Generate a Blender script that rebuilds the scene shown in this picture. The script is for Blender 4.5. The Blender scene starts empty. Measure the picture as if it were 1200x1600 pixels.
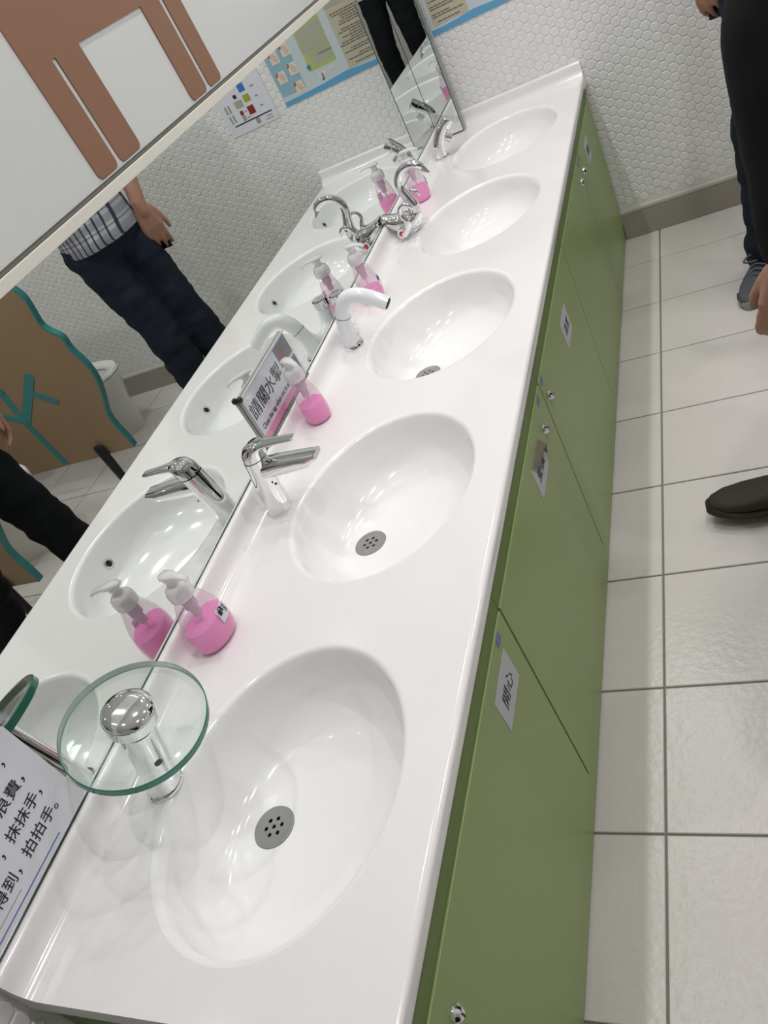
import bpy, bmesh, math, random
from mathutils import Vector, Matrix, Quaternion
random.seed(7)
SC = bpy.context.scene
COL = SC.collection
PI = math.pi
H = 0.607            # counter height
L = 2.909            # far wall
RX = 2.70            # right wall
NY = -1.70           # near wall
CZ = 2.45            # ceiling

# ---------------------------------------------------------------- camera, world, exposure
cam_d = bpy.data.cameras.new('camera')
cam = bpy.data.objects.new('camera', cam_d)
COL.objects.link(cam)
right = Vector((0.8740884, 0.2302993, -0.4277051))
down = Vector((-0.1658075, -0.6861475, -0.7083145))
fwd = Vector((-0.4565931, 0.6900462, -0.5615682))
cam_loc = Vector((0.92116, -0.10874, 1.37361))
M = Matrix.Identity(4)
for i in range(3):
    M[i][0] = right[i]; M[i][1] = -down[i]; M[i][2] = -fwd[i]; M[i][3] = cam_loc[i]
cam.matrix_world = M
cam_d.sensor_fit = 'HORIZONTAL'; cam_d.sensor_width = 36.0
cam_d.lens = 1264.85 / 1200 * 36.0
cam_d.clip_start = 0.01; cam_d.clip_end = 50
SC.camera = cam
FPX = 1264.85
def project(p):
    q = Vector(p) - cam_loc
    z = q.dot(fwd)
    if z <= 0.05: return None
    return 600 + FPX * q.dot(right) / z, 800 + FPX * q.dot(down) / z, z

wd = bpy.data.worlds.new('world'); SC.world = wd
wd.use_nodes = True
wd.node_tree.nodes['Background'].inputs[0].default_value = (0.95, 0.97, 1.0, 1)
wd.node_tree.nodes['Background'].inputs[1].default_value = 0.25
vs = SC.view_settings
SC.display_settings.display_device = 'sRGB'
vs.view_transform = 'Standard'; vs.look = 'None'
vs.gamma = 1.0; vs.use_curve_mapping = False
vs.exposure = 0.0
SC.cycles.diffuse_bounces = 8; SC.cycles.max_bounces = 16; SC.cycles.transparent_max_bounces = 16
LAMP_W = 4.95
# ceiling downlights: x, y, strength
LAMPS = [(0.27, 0.25, 0.51), (0.27, 1.0, 0.48), (0.27, 1.75, 0.55), (0.27, 2.45, 0.85),
         (1.15, 0.45, 1.05), (1.15, 1.30, 1.05), (1.15, 2.1, 0.95),
         (2.05, 0.6, 0.8), (2.05, 1.75, 0.7), (2.05, 2.6, 0.7)]

# ---------------------------------------------------------------- materials
MATS = {}
def mat(name, color=(0.8, 0.8, 0.8), rough=0.5, metal=0.0, trans=0.0, ior=1.45, coat=0.0, spec=0.5, emit=None, es=0.0, noise=None, bump=None, sss=0.0):
    """noise=(scale, amount): subtle albedo variation; bump=(scale, strength)."""
    m = bpy.data.materials.new(name); m.use_nodes = True
    nt = m.node_tree; b = nt.nodes['Principled BSDF']
    b.inputs['Base Color'].default_value = (*color, 1)
    b.inputs['Roughness'].default_value = rough
    b.inputs['Metallic'].default_value = metal
    b.inputs['Transmission Weight'].default_value = trans
    b.inputs['IOR'].default_value = ior
    b.inputs['Coat Weight'].default_value = coat
    b.inputs['Coat Roughness'].default_value = 0.05
    b.inputs['Specular IOR Level'].default_value = spec
    if sss:
        b.inputs['Subsurface Weight'].default_value = sss
        b.inputs['Subsurface Radius'].default_value = (0.02, 0.012, 0.015)
        b.inputs['Subsurface Scale'].default_value = 0.6
    if emit:
        b.inputs['Emission Color'].default_value = (*emit, 1)
        b.inputs['Emission Strength'].default_value = es
    if noise or bump:
        tc = nt.nodes.new('ShaderNodeTexCoord')
    if noise:
        n = nt.nodes.new('ShaderNodeTexNoise'); n.inputs['Scale'].default_value = noise[0]; n.inputs['Detail'].default_value = 5
        nt.links.new(tc.outputs['Object'], n.inputs['Vector'])
        mx = nt.nodes.new('ShaderNodeMix'); mx.data_type = 'RGBA'
        a = noise[1]
        mx.inputs[6].default_value = (*[c * (1 - a) for c in color], 1)
        mx.inputs[7].default_value = (*[min(1, c * (1 + a)) for c in color], 1)
        nt.links.new(n.outputs['Fac'], mx.inputs[0]); nt.links.new(mx.outputs[2], b.inputs['Base Color'])
    if bump:
        n2 = nt.nodes.new('ShaderNodeTexNoise'); n2.inputs['Scale'].default_value = bump[0]; n2.inputs['Detail'].default_value = 4
        nt.links.new(tc.outputs['Object'], n2.inputs['Vector'])
        bp = nt.nodes.new('ShaderNodeBump'); bp.inputs['Strength'].default_value = bump[1]; bp.inputs['Distance'].default_value = 0.004
        nt.links.new(n2.outputs['Fac'], bp.inputs['Height']); nt.links.new(bp.outputs['Normal'], b.inputs['Normal'])
    MATS[name] = m
    return m

def thin_glass(name, tint, gloss=0.06, body=None, body_fac=0.0):
    """clear sheet: tinted transparency + mirror reflection by Fresnel, optional milky body"""
    m = bpy.data.materials.new(name); m.use_nodes = True
    nt = m.node_tree; nt.nodes.clear()
    out = nt.nodes.new('ShaderNodeOutputMaterial')
    tr = nt.nodes.new('ShaderNodeBsdfTransparent'); tr.inputs[0].default_value = (*tint, 1)
    gl = nt.nodes.new('ShaderNodeBsdfGlossy'); gl.inputs['Roughness'].default_value = 0.02
    fr = nt.nodes.new('ShaderNodeFresnel')
    ge = nt.nodes.new('ShaderNodeNewGeometry'); ma = nt.nodes.new('ShaderNodeMath'); ma.operation = 'MULTIPLY_ADD'
    ma.inputs[1].default_value = -(1.5 - 1 / 1.5); ma.inputs[2].default_value = 1.5      # same reflection from either side of the sheet
    nt.links.new(ge.outputs['Backfacing'], ma.inputs[0]); nt.links.new(ma.outputs[0], fr.inputs[0])
    mx = nt.nodes.new('ShaderNodeMixShader')
    src = tr.outputs[0]
    if body:
        df = nt.nodes.new('ShaderNodeBsdfPrincipled'); df.inputs['Base Color'].default_value = (*body, 1); df.inputs['Roughness'].default_value = 0.3
        m2 = nt.nodes.new('ShaderNodeMixShader'); m2.inputs[0].default_value = body_fac
        nt.links.new(tr.outputs[0], m2.inputs[1]); nt.links.new(df.outputs[0], m2.inputs[2]); src = m2.outputs[0]
    nt.links.new(fr.outputs[0], mx.inputs[0]); nt.links.new(src, mx.inputs[1]); nt.links.new(gl.outputs[0], mx.inputs[2])
    nt.links.new(mx.outputs[0], out.inputs[0])
    return m

def plaid_mat(name):
    m = bpy.data.materials.new(name); m.use_nodes = True
    nt = m.node_tree; b = nt.nodes['Principled BSDF']; b.inputs['Roughness'].default_value = 0.85
    tc = nt.nodes.new('ShaderNodeTexCoord'); sp = nt.nodes.new('ShaderNodeSeparateXYZ')
    nt.links.new(tc.outputs['Object'], sp.inputs[0])
    def stripes(sock, pitch, duty, off=0.0):
        a = nt.nodes.new('ShaderNodeMath'); a.operation = 'MULTIPLY_ADD'; a.inputs[1].default_value = 1 / pitch; a.inputs[2].default_value = off + 50
        f = nt.nodes.new('ShaderNodeMath'); f.operation = 'FRACT'
        c = nt.nodes.new('ShaderNodeMath'); c.operation = 'LESS_THAN'; c.inputs[1].default_value = duty
        nt.links.new(sock, a.inputs[0]); nt.links.new(a.outputs[0], f.inputs[0]); nt.links.new(f.outputs[0], c.inputs[0])
        return c.outputs[0]
    def mixc(fac, k, col, prev):
        g = nt.nodes.new('ShaderNodeMath'); g.operation = 'MULTIPLY'; g.inputs[1].default_value = k
        nt.links.new(fac, g.inputs[0])
        mx = nt.nodes.new('ShaderNodeMix'); mx.data_type = 'RGBA'
        nt.links.new(g.outputs[0], mx.inputs[0]); mx.inputs[7].default_value = (*col, 1)
        if isinstance(prev, tuple): mx.inputs[6].default_value = (*prev, 1)
        else: nt.links.new(prev, mx.inputs[6])
        return mx.outputs[2]
    c = mixc(stripes(sp.outputs[2], 0.052, 0.5), 0.55, (0.16, 0.17, 0.22), (0.50, 0.50, 0.55))
    c = mixc(stripes(sp.outputs[0], 0.052, 0.5, 0.3), 0.35, (0.2, 0.21, 0.27), c)
    c = mixc(stripes(sp.outputs[2], 0.052, 0.09, 0.25), 0.6, (0.03, 0.03, 0.07), c)
    c = mixc(stripes(sp.outputs[0], 0.021, 0.24), 0.95, (0.02, 0.02, 0.05), c)
    nt.links.new(c, b.inputs['Base Color'])
    return m

solid = mat('solid_surface_white', (0.83, 0.81, 0.805), 0.16, coat=0.3)
bowlm = mat('basin_white', (0.88, 0.875, 0.87), 0.12, coat=0.4)
chrome = mat('chrome', (0.82, 0.83, 0.84), 0.05, 1.0)
steel = mat('brushed_steel', (0.33, 0.33, 0.33), 0.4, 0.6)
blackhole = mat('drain_dark', (0.01, 0.01, 0.01), 0.6)
mirrorm = mat('mirror_silver', (0.80, 0.835, 0.81), 0.0, 1.0)
mirroredge = mat('mirror_edge_green', (0.05, 0.09, 0.08), 0.2)
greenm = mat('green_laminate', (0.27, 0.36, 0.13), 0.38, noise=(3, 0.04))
greend = mat('green_recess_shade', (0.13, 0.2, 0.05), 0.5)  # darker copy of the cabinet green, shade under the counter put into the colour
hexm = mat('hex_tile_glaze', (0.78, 0.785, 0.78), 0.28, noise=(40, 0.05))
grout = mat('wall_grout', (0.74, 0.74, 0.73), 0.9)
floorm = mat('floor_tile_beige', (0.60, 0.575, 0.545), 0.24, noise=(6, 0.035), bump=(70, 0.30))
fgrout = mat('floor_grout', (0.20, 0.19, 0.17), 0.9)
basem = mat('baseboard_taupe', (0.33, 0.31, 0.275), 0.45)
basetop = mat('baseboard_trim_cream', (0.55, 0.53, 0.48), 0.5)
paint = mat('painted_wall', (0.75, 0.75, 0.74), 0.7, noise=(4, 0.02))
ceilm = mat('ceiling_white', (0.86, 0.86, 0.85), 0.8)
panelw = mat('panel_white', (0.66, 0.68, 0.67), 0.22, noise=(2.5, 0.03))
figbrown = mat('figure_brown', (0.27, 0.14, 0.083), 0.45)
ledgem = mat('ledge_cream', (0.75, 0.73, 0.65), 0.35)
channelm = mat('channel_grey', (0.20, 0.19, 0.175), 0.45)
linem = mat('channel_line_grey', (0.45, 0.45, 0.44), 0.35)
paperw = mat('paper_white', (0.74, 0.74, 0.80), 0.45, coat=0.2)
paperl = mat('label_paper', (0.52, 0.52, 0.56), 0.6)
ink = mat('ink_black', (0.015, 0.015, 0.02), 0.6)
inkblue = mat('ink_blue', (0.06, 0.12, 0.42), 0.6)
inkgrey = mat('ink_grey', (0.22, 0.22, 0.22), 0.6)
inkbrown = mat('ink_faded', (0.17, 0.15, 0.11), 0.6)
pinkband = mat('print_pink', (0.85, 0.30, 0.50), 0.5)
photodark = mat('print_photo_blue', (0.13, 0.15, 0.20), 0.4, noise=(60, 0.5))
skinprint = mat('print_photo_hand', (0.28, 0.10, 0.06), 0.4)
stickb = mat('sticker_blue', (0.10, 0.16, 0.35), 0.4)
posterbg = mat('poster_pale_blue', (0.55, 0.62, 0.66), 0.35)
posterblue = mat('poster_blue', (0.12, 0.36, 0.60), 0.4)
postercol = mat('poster_column_blue', (0.27, 0.45, 0.55), 0.4)
beige = mat('poster_beige', (0.50, 0.47, 0.36), 0.4)
pgreen = mat('poster_green', (0.42, 0.50, 0.20), 0.4)
cardw = mat('poster_card', (0.70, 0.66, 0.60), 0.4)
peach = mat('poster_peach', (0.66, 0.50, 0.40), 0.4)
orange = mat('poster_orange', (0.48, 0.16, 0.07), 0.4)
birdm = mat('poster_teal', (0.03, 0.22, 0.34), 0.4)
sw_blue = mat('swatch_blue', (0.06, 0.18, 0.55), 0.5)
sw_lime = mat('swatch_lime', (0.36, 0.40, 0.06), 0.5)
sw_red = mat('swatch_red', (0.25, 0.03, 0.03), 0.5)
sw_grey = mat('swatch_grey', (0.30, 0.34, 0.32), 0.5)
sw_navy = mat('swatch_navy', (0.03, 0.03, 0.10), 0.5)
sw_stone = mat('swatch_stone', (0.40, 0.41, 0.33), 0.5)
tan = mat('partition_tan', (0.33, 0.225, 0.135), 0.5, noise=(3, 0.06))
teal = mat('partition_teal', (0.05, 0.25, 0.26), 0.5)
blackp = mat('black_plastic', (0.012, 0.012, 0.014), 0.45)
ceramic = mat('toilet_ceramic', (0.78, 0.78, 0.76), 0.15, coat=0.4)
whitep = mat('tap_white_enamel', (0.83, 0.85, 0.87), 0.12, coat=0.5)
redm = mat('hot_dot_red', (0.60, 0.02, 0.03), 0.3)
liquid = mat('pink_soap', (1.0, 0.25, 0.64), 0.2, sss=0.25)
bottlem = thin_glass('soap_bottle_plastic', (0.98, 0.95, 0.97), body=(0.90, 0.73, 0.85), body_fac=0.20)
pumpm = thin_glass('pump_milky_plastic', (0.97, 0.96, 0.96), body=(0.88, 0.86, 0.88), body_fac=0.62)
tubem = mat('pump_core', (0.60, 0.45, 0.53), 0.4)
glassm = thin_glass('disc_glass', (0.955, 0.985, 0.97))
glassb = thin_glass('disc_glass_bevel', (0.93, 0.97, 0.95), body=(0.62, 0.70, 0.66), body_fac=0.22)
glassg = mat('disc_glass_edge', (0.025, 0.16, 0.11), 0.08, trans=0.15)
clearm = thin_glass('divider_glass_edge', (0.93, 0.96, 0.94), body=(0.62, 0.66, 0.64), body_fac=0.45)
acryl = thin_glass('acrylic', (0.95, 0.96, 0.96))
skin = mat('skin', (0.42, 0.22, 0.155), 0.5, sss=0.1, noise=(25, 0.08))
hairm = mat('hair_black', (0.012, 0.010, 0.009), 0.55, bump=(120, 0.5))
eyew = mat('eye_white', (0.75, 0.73, 0.7), 0.2)
jeans = mat('jeans_navy', (0.019, 0.025, 0.040), 0.85, noise=(18, 0.35), bump=(45, 0.3), spec=0.15)
blacktr = mat('trousers_black', (0.010, 0.011, 0.014), 0.85, noise=(14, 0.25), spec=0.15)
coatm = mat('coat_black', (0.010, 0.010, 0.011), 0.85, noise=(10, 0.2), spec=0.15)
coatb = mat('jacket_dark_brown', (0.030, 0.022, 0.018), 0.85, noise=(10, 0.2), spec=0.15)
plaid = plaid_mat('shirt_plaid')
shoeg = mat('shoe_grey', (0.085, 0.088, 0.105), 0.75, noise=(60, 0.15))
soleg = mat('sole_pale', (0.32, 0.32, 0.33), 0.6)
soled = mat('sole_dark', (0.05, 0.055, 0.05), 0.6)
lacem = mat('lace_grey', (0.13, 0.14, 0.17), 0.8)
shoeb = mat('shoe_brown', (0.028, 0.020, 0.014), 0.7)
silver = mat('watch_silver', (0.6, 0.6, 0.6), 0.25, 1.0)
diffm = mat('lamp_diffuser', (0.9, 0.9, 0.88), 0.4, emit=(1, 0.97, 0.92), es=6.0)
ringm = mat('lamp_ring', (0.7, 0.7, 0.7), 0.4)

# ---------------------------------------------------------------- object helpers
def tag(o, label=None, cat=None, group=None, kind=None):
    if label: o['label'] = label
    if cat: o['category'] = cat
    if group: o['group'] = group
    if kind: o['kind'] = kind
    return o
def link(name, me, parent=None, m=None, smooth=False):
    o = bpy.data.objects.new(name, me); COL.objects.link(o)
    if parent is not None: o.parent = parent
    if m is not None and me is not None: me.materials.append(m)
    if smooth and me is not None:
        me.polygons.foreach_set('use_smooth', [True] * len(me.polygons))
    return o
def thing(name, label, cat, loc=(0, 0, 0), rz=0.0, group=None):
    o = bpy.data.objects.new(name, None); COL.objects.link(o)
    o.empty_display_size = 0.05
    o.location = loc; o.rotation_euler = (0, 0, rz)
    return tag(o, label, cat, group)
def structure(o):
    o['kind'] = 'structure'; return o

class MB:
    """collects simple solids into one mesh"""
    def __init__(self): self.v = []; self.f = []; self.mi = []; self.cur = 0
    def add(self, vs, fs):
        n = len(self.v); self.v += [tuple(p) for p in vs]
        for f in fs: self.f.append([n + i for i in f]); self.mi.append(self.cur)
        return self
    def box(self, a, b):
        x0, y0, z0 = a; x1, y1, z1 = b
        return self.add([(x0, y0, z0), (x1, y0, z0), (x1, y1, z0), (x0, y1, z0), (x0, y0, z1), (x1, y0, z1), (x1, y1, z1), (x0, y1, z1)],
                        [(0, 3, 2, 1), (4, 5, 6, 7), (0, 1, 5, 4), (1, 2, 6, 5), (2, 3, 7, 6), (3, 0, 4, 7)])
    def loft(self, rings, cap0=True, cap1=True, closed=True):
        n = len(rings[0]); vs = [p for r in rings for p in r]; fs = []
        for i in range(len(rings) - 1):
            for j in range(n if closed else n - 1):
                k = (j + 1) % n
                fs.append((i * n + j, i * n + k, (i + 1) * n + k, (i + 1) * n + j))
        if cap0: fs.append(tuple(reversed(range(n))))
        if cap1: fs.append(tuple((len(rings) - 1) * n + j for j in range(n)))
        return self.add(vs, fs)
    def tube(self, path, rad, n=14, flat=None, side=None, caps=True):
        """sweep a circle (or ellipse: flat = ratio across `side`) along a path"""
        P = [Vector(p) for p in path]
        if not isinstance(rad, (list, tuple)): rad = [rad] * len(P)
        rings = []; up = Vector(side) if side else None
        ref = None
        for i, p in enumerate(P):
            t = (P[min(i + 1, len(P) - 1)] - P[max(i - 1, 0)]).normalized()
            if up is not None: a = (up - t * up.dot(t)).normalized()
            else:
                if ref is None: ref = Vector((0, 0, 1)) if abs(t.z) < 0.9 else Vector((1, 0, 0))
                a = (ref - t * ref.dot(t)).normalized(); ref = a
            b = t.cross(a)
            fl = 1.0 if flat is None else (flat[i] if isinstance(flat, (list, tuple)) else flat)
            rings.append([p + a * math.cos(2 * PI * j / n) * rad[i] * fl + b * math.sin(2 * PI * j / n) * rad[i] for j in range(n)])
        return self.loft(rings, caps, caps)
    def lathe(self, prof, c=(0, 0, 0), axis=(0, 0, 1), n=32, sx=1.0, sy=1.0, cap0=True, cap1=True):
        q = Vector((0, 0, 1)).rotation_difference(Vector(axis).normalized()); c = Vector(c)
        rings = [[c + q @ Vector((r * sx * math.cos(2 * PI * j / n), r * sy * math.sin(2 * PI * j / n), z)) for j in range(n)] for r, z in prof]
        return self.loft(rings, cap0, cap1)
    def ball(self, c, r, n=16, m=10, s=(1, 1, 1)):
        prof = [(max(1e-4, math.sin(PI * i / m)), -math.cos(PI * i / m)) for i in range(m + 1)]
        rings = [[(c[0] + r * s[0] * a * math.cos(2 * PI * j / n), c[1] + r * s[1] * a * math.sin(2 * PI * j / n), c[2] + r * s[2] * z) for j in range(n)] for a, z in prof]
        return self.loft(rings)
    def mesh(self, name):
        me = bpy.data.meshes.new(name); me.from_pydata(self.v, [], self.f); me.update()
        if any(self.mi): me.polygons.foreach_set('material_index', self.mi)
        return me
    def build(self, name, m, parent=None, smooth=False, angle=None, bevel=0.0, seg=2):
        me = self.mesh(name)
        bm = bmesh.new(); bm.from_mesh(me); bmesh.ops.recalc_face_normals(bm, faces=bm.faces); bm.to_mesh(me); bm.free()
        ms = m if isinstance(m, (list, tuple)) else [m]
        for k in ms: me.materials.append(k)
        o = link(name, me, parent, None, smooth)
        if smooth and angle is not None:
            me.set_sharp_from_angle(angle=math.radians(angle))
        if bevel:
            b = o.modifiers.new('bevel', 'BEVEL'); b.width = bevel; b.segments = seg; b.limit_method = 'ANGLE'; b.angle_limit = math.radians(40)
            b.harden_normals = False
        return o

def catmull(pts, k=6):
    P = [Vector(p) for p in pts]; out = []
    for i in range(len(P) - 1):
        p0 = P[max(i - 1, 0)]; p1 = P[i]; p2 = P[i + 1]; p3 = P[min(i + 2, len(P) - 1)]
        for j in range(k):
            t = j / k
            out.append(0.5 * ((2 * p1) + (p2 - p0) * t + (2 * p0 - 5 * p1 + 4 * p2 - p3) * t * t + (3 * p1 - p0 - 3 * p2 + p3) * t ** 3))
    out.append(P[-1]); return out
def lerp_list(vals, k=6):
    out = []
    for i in range(len(vals) - 1):
        for j in range(k): out.append(vals[i] + (vals[i + 1] - vals[i]) * j / k)
    out.append(vals[-1]); return out

def basis(origin, u, v):
    u = Vector(u).normalized(); v = Vector(v); v = (v - u * v.dot(u)).normalized(); n = u.cross(v)
    m = Matrix.Identity(4)
    for i in range(3): m[i][0] = u[i]; m[i][1] = v[i]; m[i][2] = n[i]; m[i][3] = origin[i]
    return m
def curve_mesh(cu, name):
    tmp = bpy.data.objects.new('tmp', cu); COL.objects.link(tmp)
    dg = bpy.context.evaluated_depsgraph_get(); dg.update()
    me = bpy.data.meshes.new_from_object(tmp.evaluated_get(dg)); me.name = name
    bpy.data.objects.remove(tmp); bpy.data.curves.remove(cu)
    return me
def shape2d(name, loops, depth, m, parent, frame, bevel=0.0):
    """extruded flat shape with holes; front face at +depth along the frame normal"""
    cu = bpy.data.curves.new(name, 'CURVE'); cu.dimensions = '2D'; cu.fill_mode = 'BOTH'
    cu.extrude = depth / 2; cu.bevel_depth = bevel
    for lp in loops:
        s = cu.splines.new('POLY'); s.points.add(len(lp) - 1); s.use_cyclic_u = True
        for i, p in enumerate(lp): s.points[i].co = (p[0], p[1], 0, 1)
    me = curve_mesh(cu, name)
    me.transform(frame @ Matrix.Translation((0, 0, depth / 2)))
    me.materials.clear()
    return link(name, me, parent, m)
def text(name, body, box, m, parent, frame, depth=0.0006, font_shear=0.0):
    """lettering fitted into box = (u0, v0, u1, v1) of the frame"""
    cu = bpy.data.curves.new(name, 'FONT'); cu.body = body; cu.size = 1.0; cu.extrude = 0.01; cu.resolution_u = 3; cu.shear = font_shear
    me = curve_mesh(cu, name)
    xs = [v.co.x for v in me.vertices]; ys = [v.co.y for v in me.vertices]
    x0, x1, y0, y1 = min(xs), max(xs), min(ys), max(ys)
    sx = (box[2] - box[0]) / (x1 - x0); sy = (box[3] - box[1]) / (y1 - y0)
    for v in me.vertices:
        v.co = (box[0] + (v.co.x - x0) * sx, box[1] + (v.co.y - y0) * sy, depth * 0.5 + v.co.z / 0.01 * depth * 0.5)
    me.transform(frame); me.materials.clear()
    return link(name, me, parent, m)
def rect(u0, v0, u1, v1): return [(u0, v0), (u1, v0), (u1, v1), (u0, v1)]
def circ(cu_, cv, r, n=24): return [(cu_ + r * math.cos(2 * PI * i / n), cv + r * math.sin(2 * PI * i / n)) for i in range(n)]
def rrect(u0, v0, u1, v1, r, n=5):
    out = []
    for cx, cy, a in ((u1 - r, v1 - r, 0), (u0 + r, v1 - r, 90), (u0 + r, v0 + r, 180), (u1 - r, v0 + r, 270)):
        for i in range(n + 1):
            t = math.radians(a + 90 * i / n); out.append((cx + r * math.cos(t), cy + r * math.sin(t)))
    return out
def stroke(p0, p1, w, n=6):
    """capsule outline"""
    a = math.atan2(p1[1] - p0[1], p1[0] - p0[0]); out = []
    for i in range(n + 1):
        t = a - PI / 2 + PI * i / n; out.append((p1[0] + w * math.cos(t), p1[1] + w * math.sin(t)))
    for i in range(n + 1):
        t = a + PI / 2 + PI * i / n; out.append((p0[0] + w * math.cos(t), p0[1] + w * math.sin(t)))
    return out

# ---------------------------------------------------------------- room shell
def slab(name, a, b, m): return structure(MB().box(a, b).build(name, m))
floor = slab('floor', (-0.1, NY - 0.1, -0.06), (RX + 0.1, L + 0.1, -0.004), fgrout)
slab('ceiling', (-0.1, NY - 0.1, CZ), (RX + 0.1, L + 0.1, CZ + 0.08), ceilm)
wall_left = slab('wall_left', (-0.12, NY - 0.1, -0.05), (-0.006, L + 0.1, CZ + 0.02), grout)
wall_far = slab('wall_far', (-0.12, L, -0.05), (RX + 0.1, L + 0.1, CZ + 0.02), grout)
slab('wall_right', (RX, NY - 0.1, -0.05), (RX + 0.1, L + 0.1, CZ + 0.02), paint)
slab('wall_near', (-0.12, NY - 0.1, -0.05), (RX + 0.1, NY, CZ + 0.02), paint)

# floor tiles, each its own piece
T = 0.30; GX = 0.619; GY = L - 0.2294
tile_mes = {}
def floor_tile(x0, y0, x1, y1):
    g = 0.0022
    key = (round(x1 - x0, 3), round(y1 - y0, 3))
    if key not in tile_mes:
        w, d = key; mb = MB(); e = 0.0015
        r0 = [(g, g, -0.006), (w - g, g, -0.006), (w - g, d - g, -0.006), (g, d - g, -0.006)]
        r1 = [(g, g, -e), (w - g, g, -e), (w - g, d - g, -e), (g, d - g, -e)]
        r2 = [(g + e, g + e, 0), (w - g - e, g + e, 0), (w - g - e, d - g - e, 0), (g + e, d - g - e, 0)]
        mb.loft([r0, r1, r2], cap0=False); me = mb.mesh('floor_tile'); me.materials.append(floorm); tile_mes[key] = me
    o = link('tile', tile_mes[key], floor); o.location = (x0, y0, 0)
xs = [GX + k * T for k in range(-3, 8)]; ys = [GY - k * T for k in range(-1, 15)]
for x in xs[:-1]:
    for y in ys[1:]:
        x0, x1 = max(x, 0.0), min(x + T, RX); y0, y1 = max(y, NY), min(y + T, L)
        if x1 - x0 > 0.02 and y1 - y0 > 0.02 and x1 > 0.45: floor_tile(x0, y0, x1, y1)

# hexagonal mosaic
PIT = 0.0305
def hex_piece():
    a = (PIT - 0.0019) / math.sqrt(3)          # circumradius
    r = [[(k * math.cos(PI / 3 * i), k * math.sin(PI / 3 * i), z) for i in range(6)] for k, z in ((a, 0), (a * 0.95, 0.0008), (a * 0.80, 0.0016))]
    return r
HEX = hex_piece()
def hex_centres(u0, u1, v0, v1):
    du = PIT * math.sqrt(3) / 2; out = []
    i = 0; u = u0 + PIT / 2
    while u < u1 - PIT / 2:
        v = v0 + PIT / 2 + (PIT / 2 if i % 2 else 0)
        while v < v1 - PIT / 2: out.append((u, v)); v += PIT
        u += du; i += 1
    return out
def tile_wall(wall, frame, centres, singles):
    mb = MB(); mb.loft(HEX, cap0=False); me = mb.mesh('hex_tile'); me.materials.append(hexm)
    wpos = [(frame @ Vector((u, v, 0)), u, v) for u, v in centres]
    order = []
    for i, (w, u, v) in enumerate(wpos):
        p = project(w)
        if p and -10 < p[0] < 1210 and -10 < p[1] < 1610 and singles(w): order.append((p[2], i))
    order.sort(); pick = {i for _, i in order[:300]}
    big = MB()
    for i, (w, u, v) in enumerate(wpos):
        if i in pick:
            o = link('tile', me, wall); o.matrix_local = frame @ Matrix.Translation((u, v, 0)) @ Matrix.Rotation(random.uniform(-.015, .015), 4, 'X')
        else:
            j = random.uniform(-0.0003, 0.0003)
            big.loft([[frame @ Vector((u + p[0], v + p[1], p[2] + j)) for p in r] for r in HEX], cap0=False)
    f = link('tile_field', big.mesh('tile_field'), wall, hexm); f['kind'] = 'stuff'
tile_wall(wall_far, basis((0, L, 0), (1, 0, 0), (0, 0, 1)), hex_centres(0.0, RX, 0.122, CZ),
          lambda w: (w.x > 0.53 or w.z > 0.68) and w.x < 0.97 and w.z > 0.12 and not (w.x < 0.51 and w.z > 0.905))
tile_wall(wall_left, basis((-0.006, 0, 0), (0, 1, 0), (0, 0, 1)), hex_centres(-0.9, 0.062, 0.122, 1.9), lambda w: w.z < 0.62)

bb = structure(MB().box((0.50, L - 0.012, 0.0), (RX, L, 0.098)).build('baseboard_far', basem, bevel=0.002))
MB().box((0.50, L - 0.013, 0.098), (RX, L, 0.112)).build('cap_strip', basetop, bb, bevel=0.003)
structure(MB().box((-0.006, NY, 0.0), (0.006, 0.058, 0.11)).build('baseboard_left', basem, bevel=0.002))
structure(MB().box((RX - 0.012, NY, 0.0), (RX, L - 0.014, 0.11)).build('baseboard_right', basem, bevel=0.002))

# ---------------------------------------------------------------- mirrors, ledge, panel
def ledge_z(y): return 1.182
Y0M, Y1M = 0.06, L - 0.004
mb = MB()
zb = H + 0.049
mb.loft([[(-0.005, Y0M, zb), (0.0, Y0M, zb), (0.0, Y0M, ledge_z(Y0M)), (-0.005, Y0M, ledge_z(Y0M))],
         [(-0.005, Y1M, zb), (0.0, Y1M, zb), (0.0, Y1M, ledge_z(Y1M)), (-0.005, Y1M, ledge_z(Y1M))]])
mirror = thing('wall_mirror', 'long frameless wall mirror standing on the white backsplash behind the five basins', 'mirror', (0, 1.48, zb))
g = mb.build('mirror_pane', mirrorm, mirror); g.matrix_parent_inverse = mirror.matrix_basis.inverted()
g = MB().box((-0.005, Y0M, zb - 0.004), (0.0015, Y1M, zb)).build('bottom_edge', mirroredge, mirror); g.matrix_parent_inverse = mirror.matrix_basis.inverted()

def beam(name, dz0, dz1, x1, m, x0=-0.005):
    mb = MB()
    mb.loft([[(x0, y, ledge_z(y) + dz0), (x1, y, ledge_z(y) + dz0), (x1, y, ledge_z(y) + dz1), (x0, y, ledge_z(y) + dz1)] for y in (Y0M - 0.02, Y1M)])
    return structure(mb.build(name, m, bevel=0.0012))
beam('trim_1', 0.0005, 0.0185, 0.007, ledgem)
beam('trim_2', 0.019, 0.0250, 0.003, channelm)
beam('trim_3', 0.0253, 0.0283, 0.005, linem)

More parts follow.
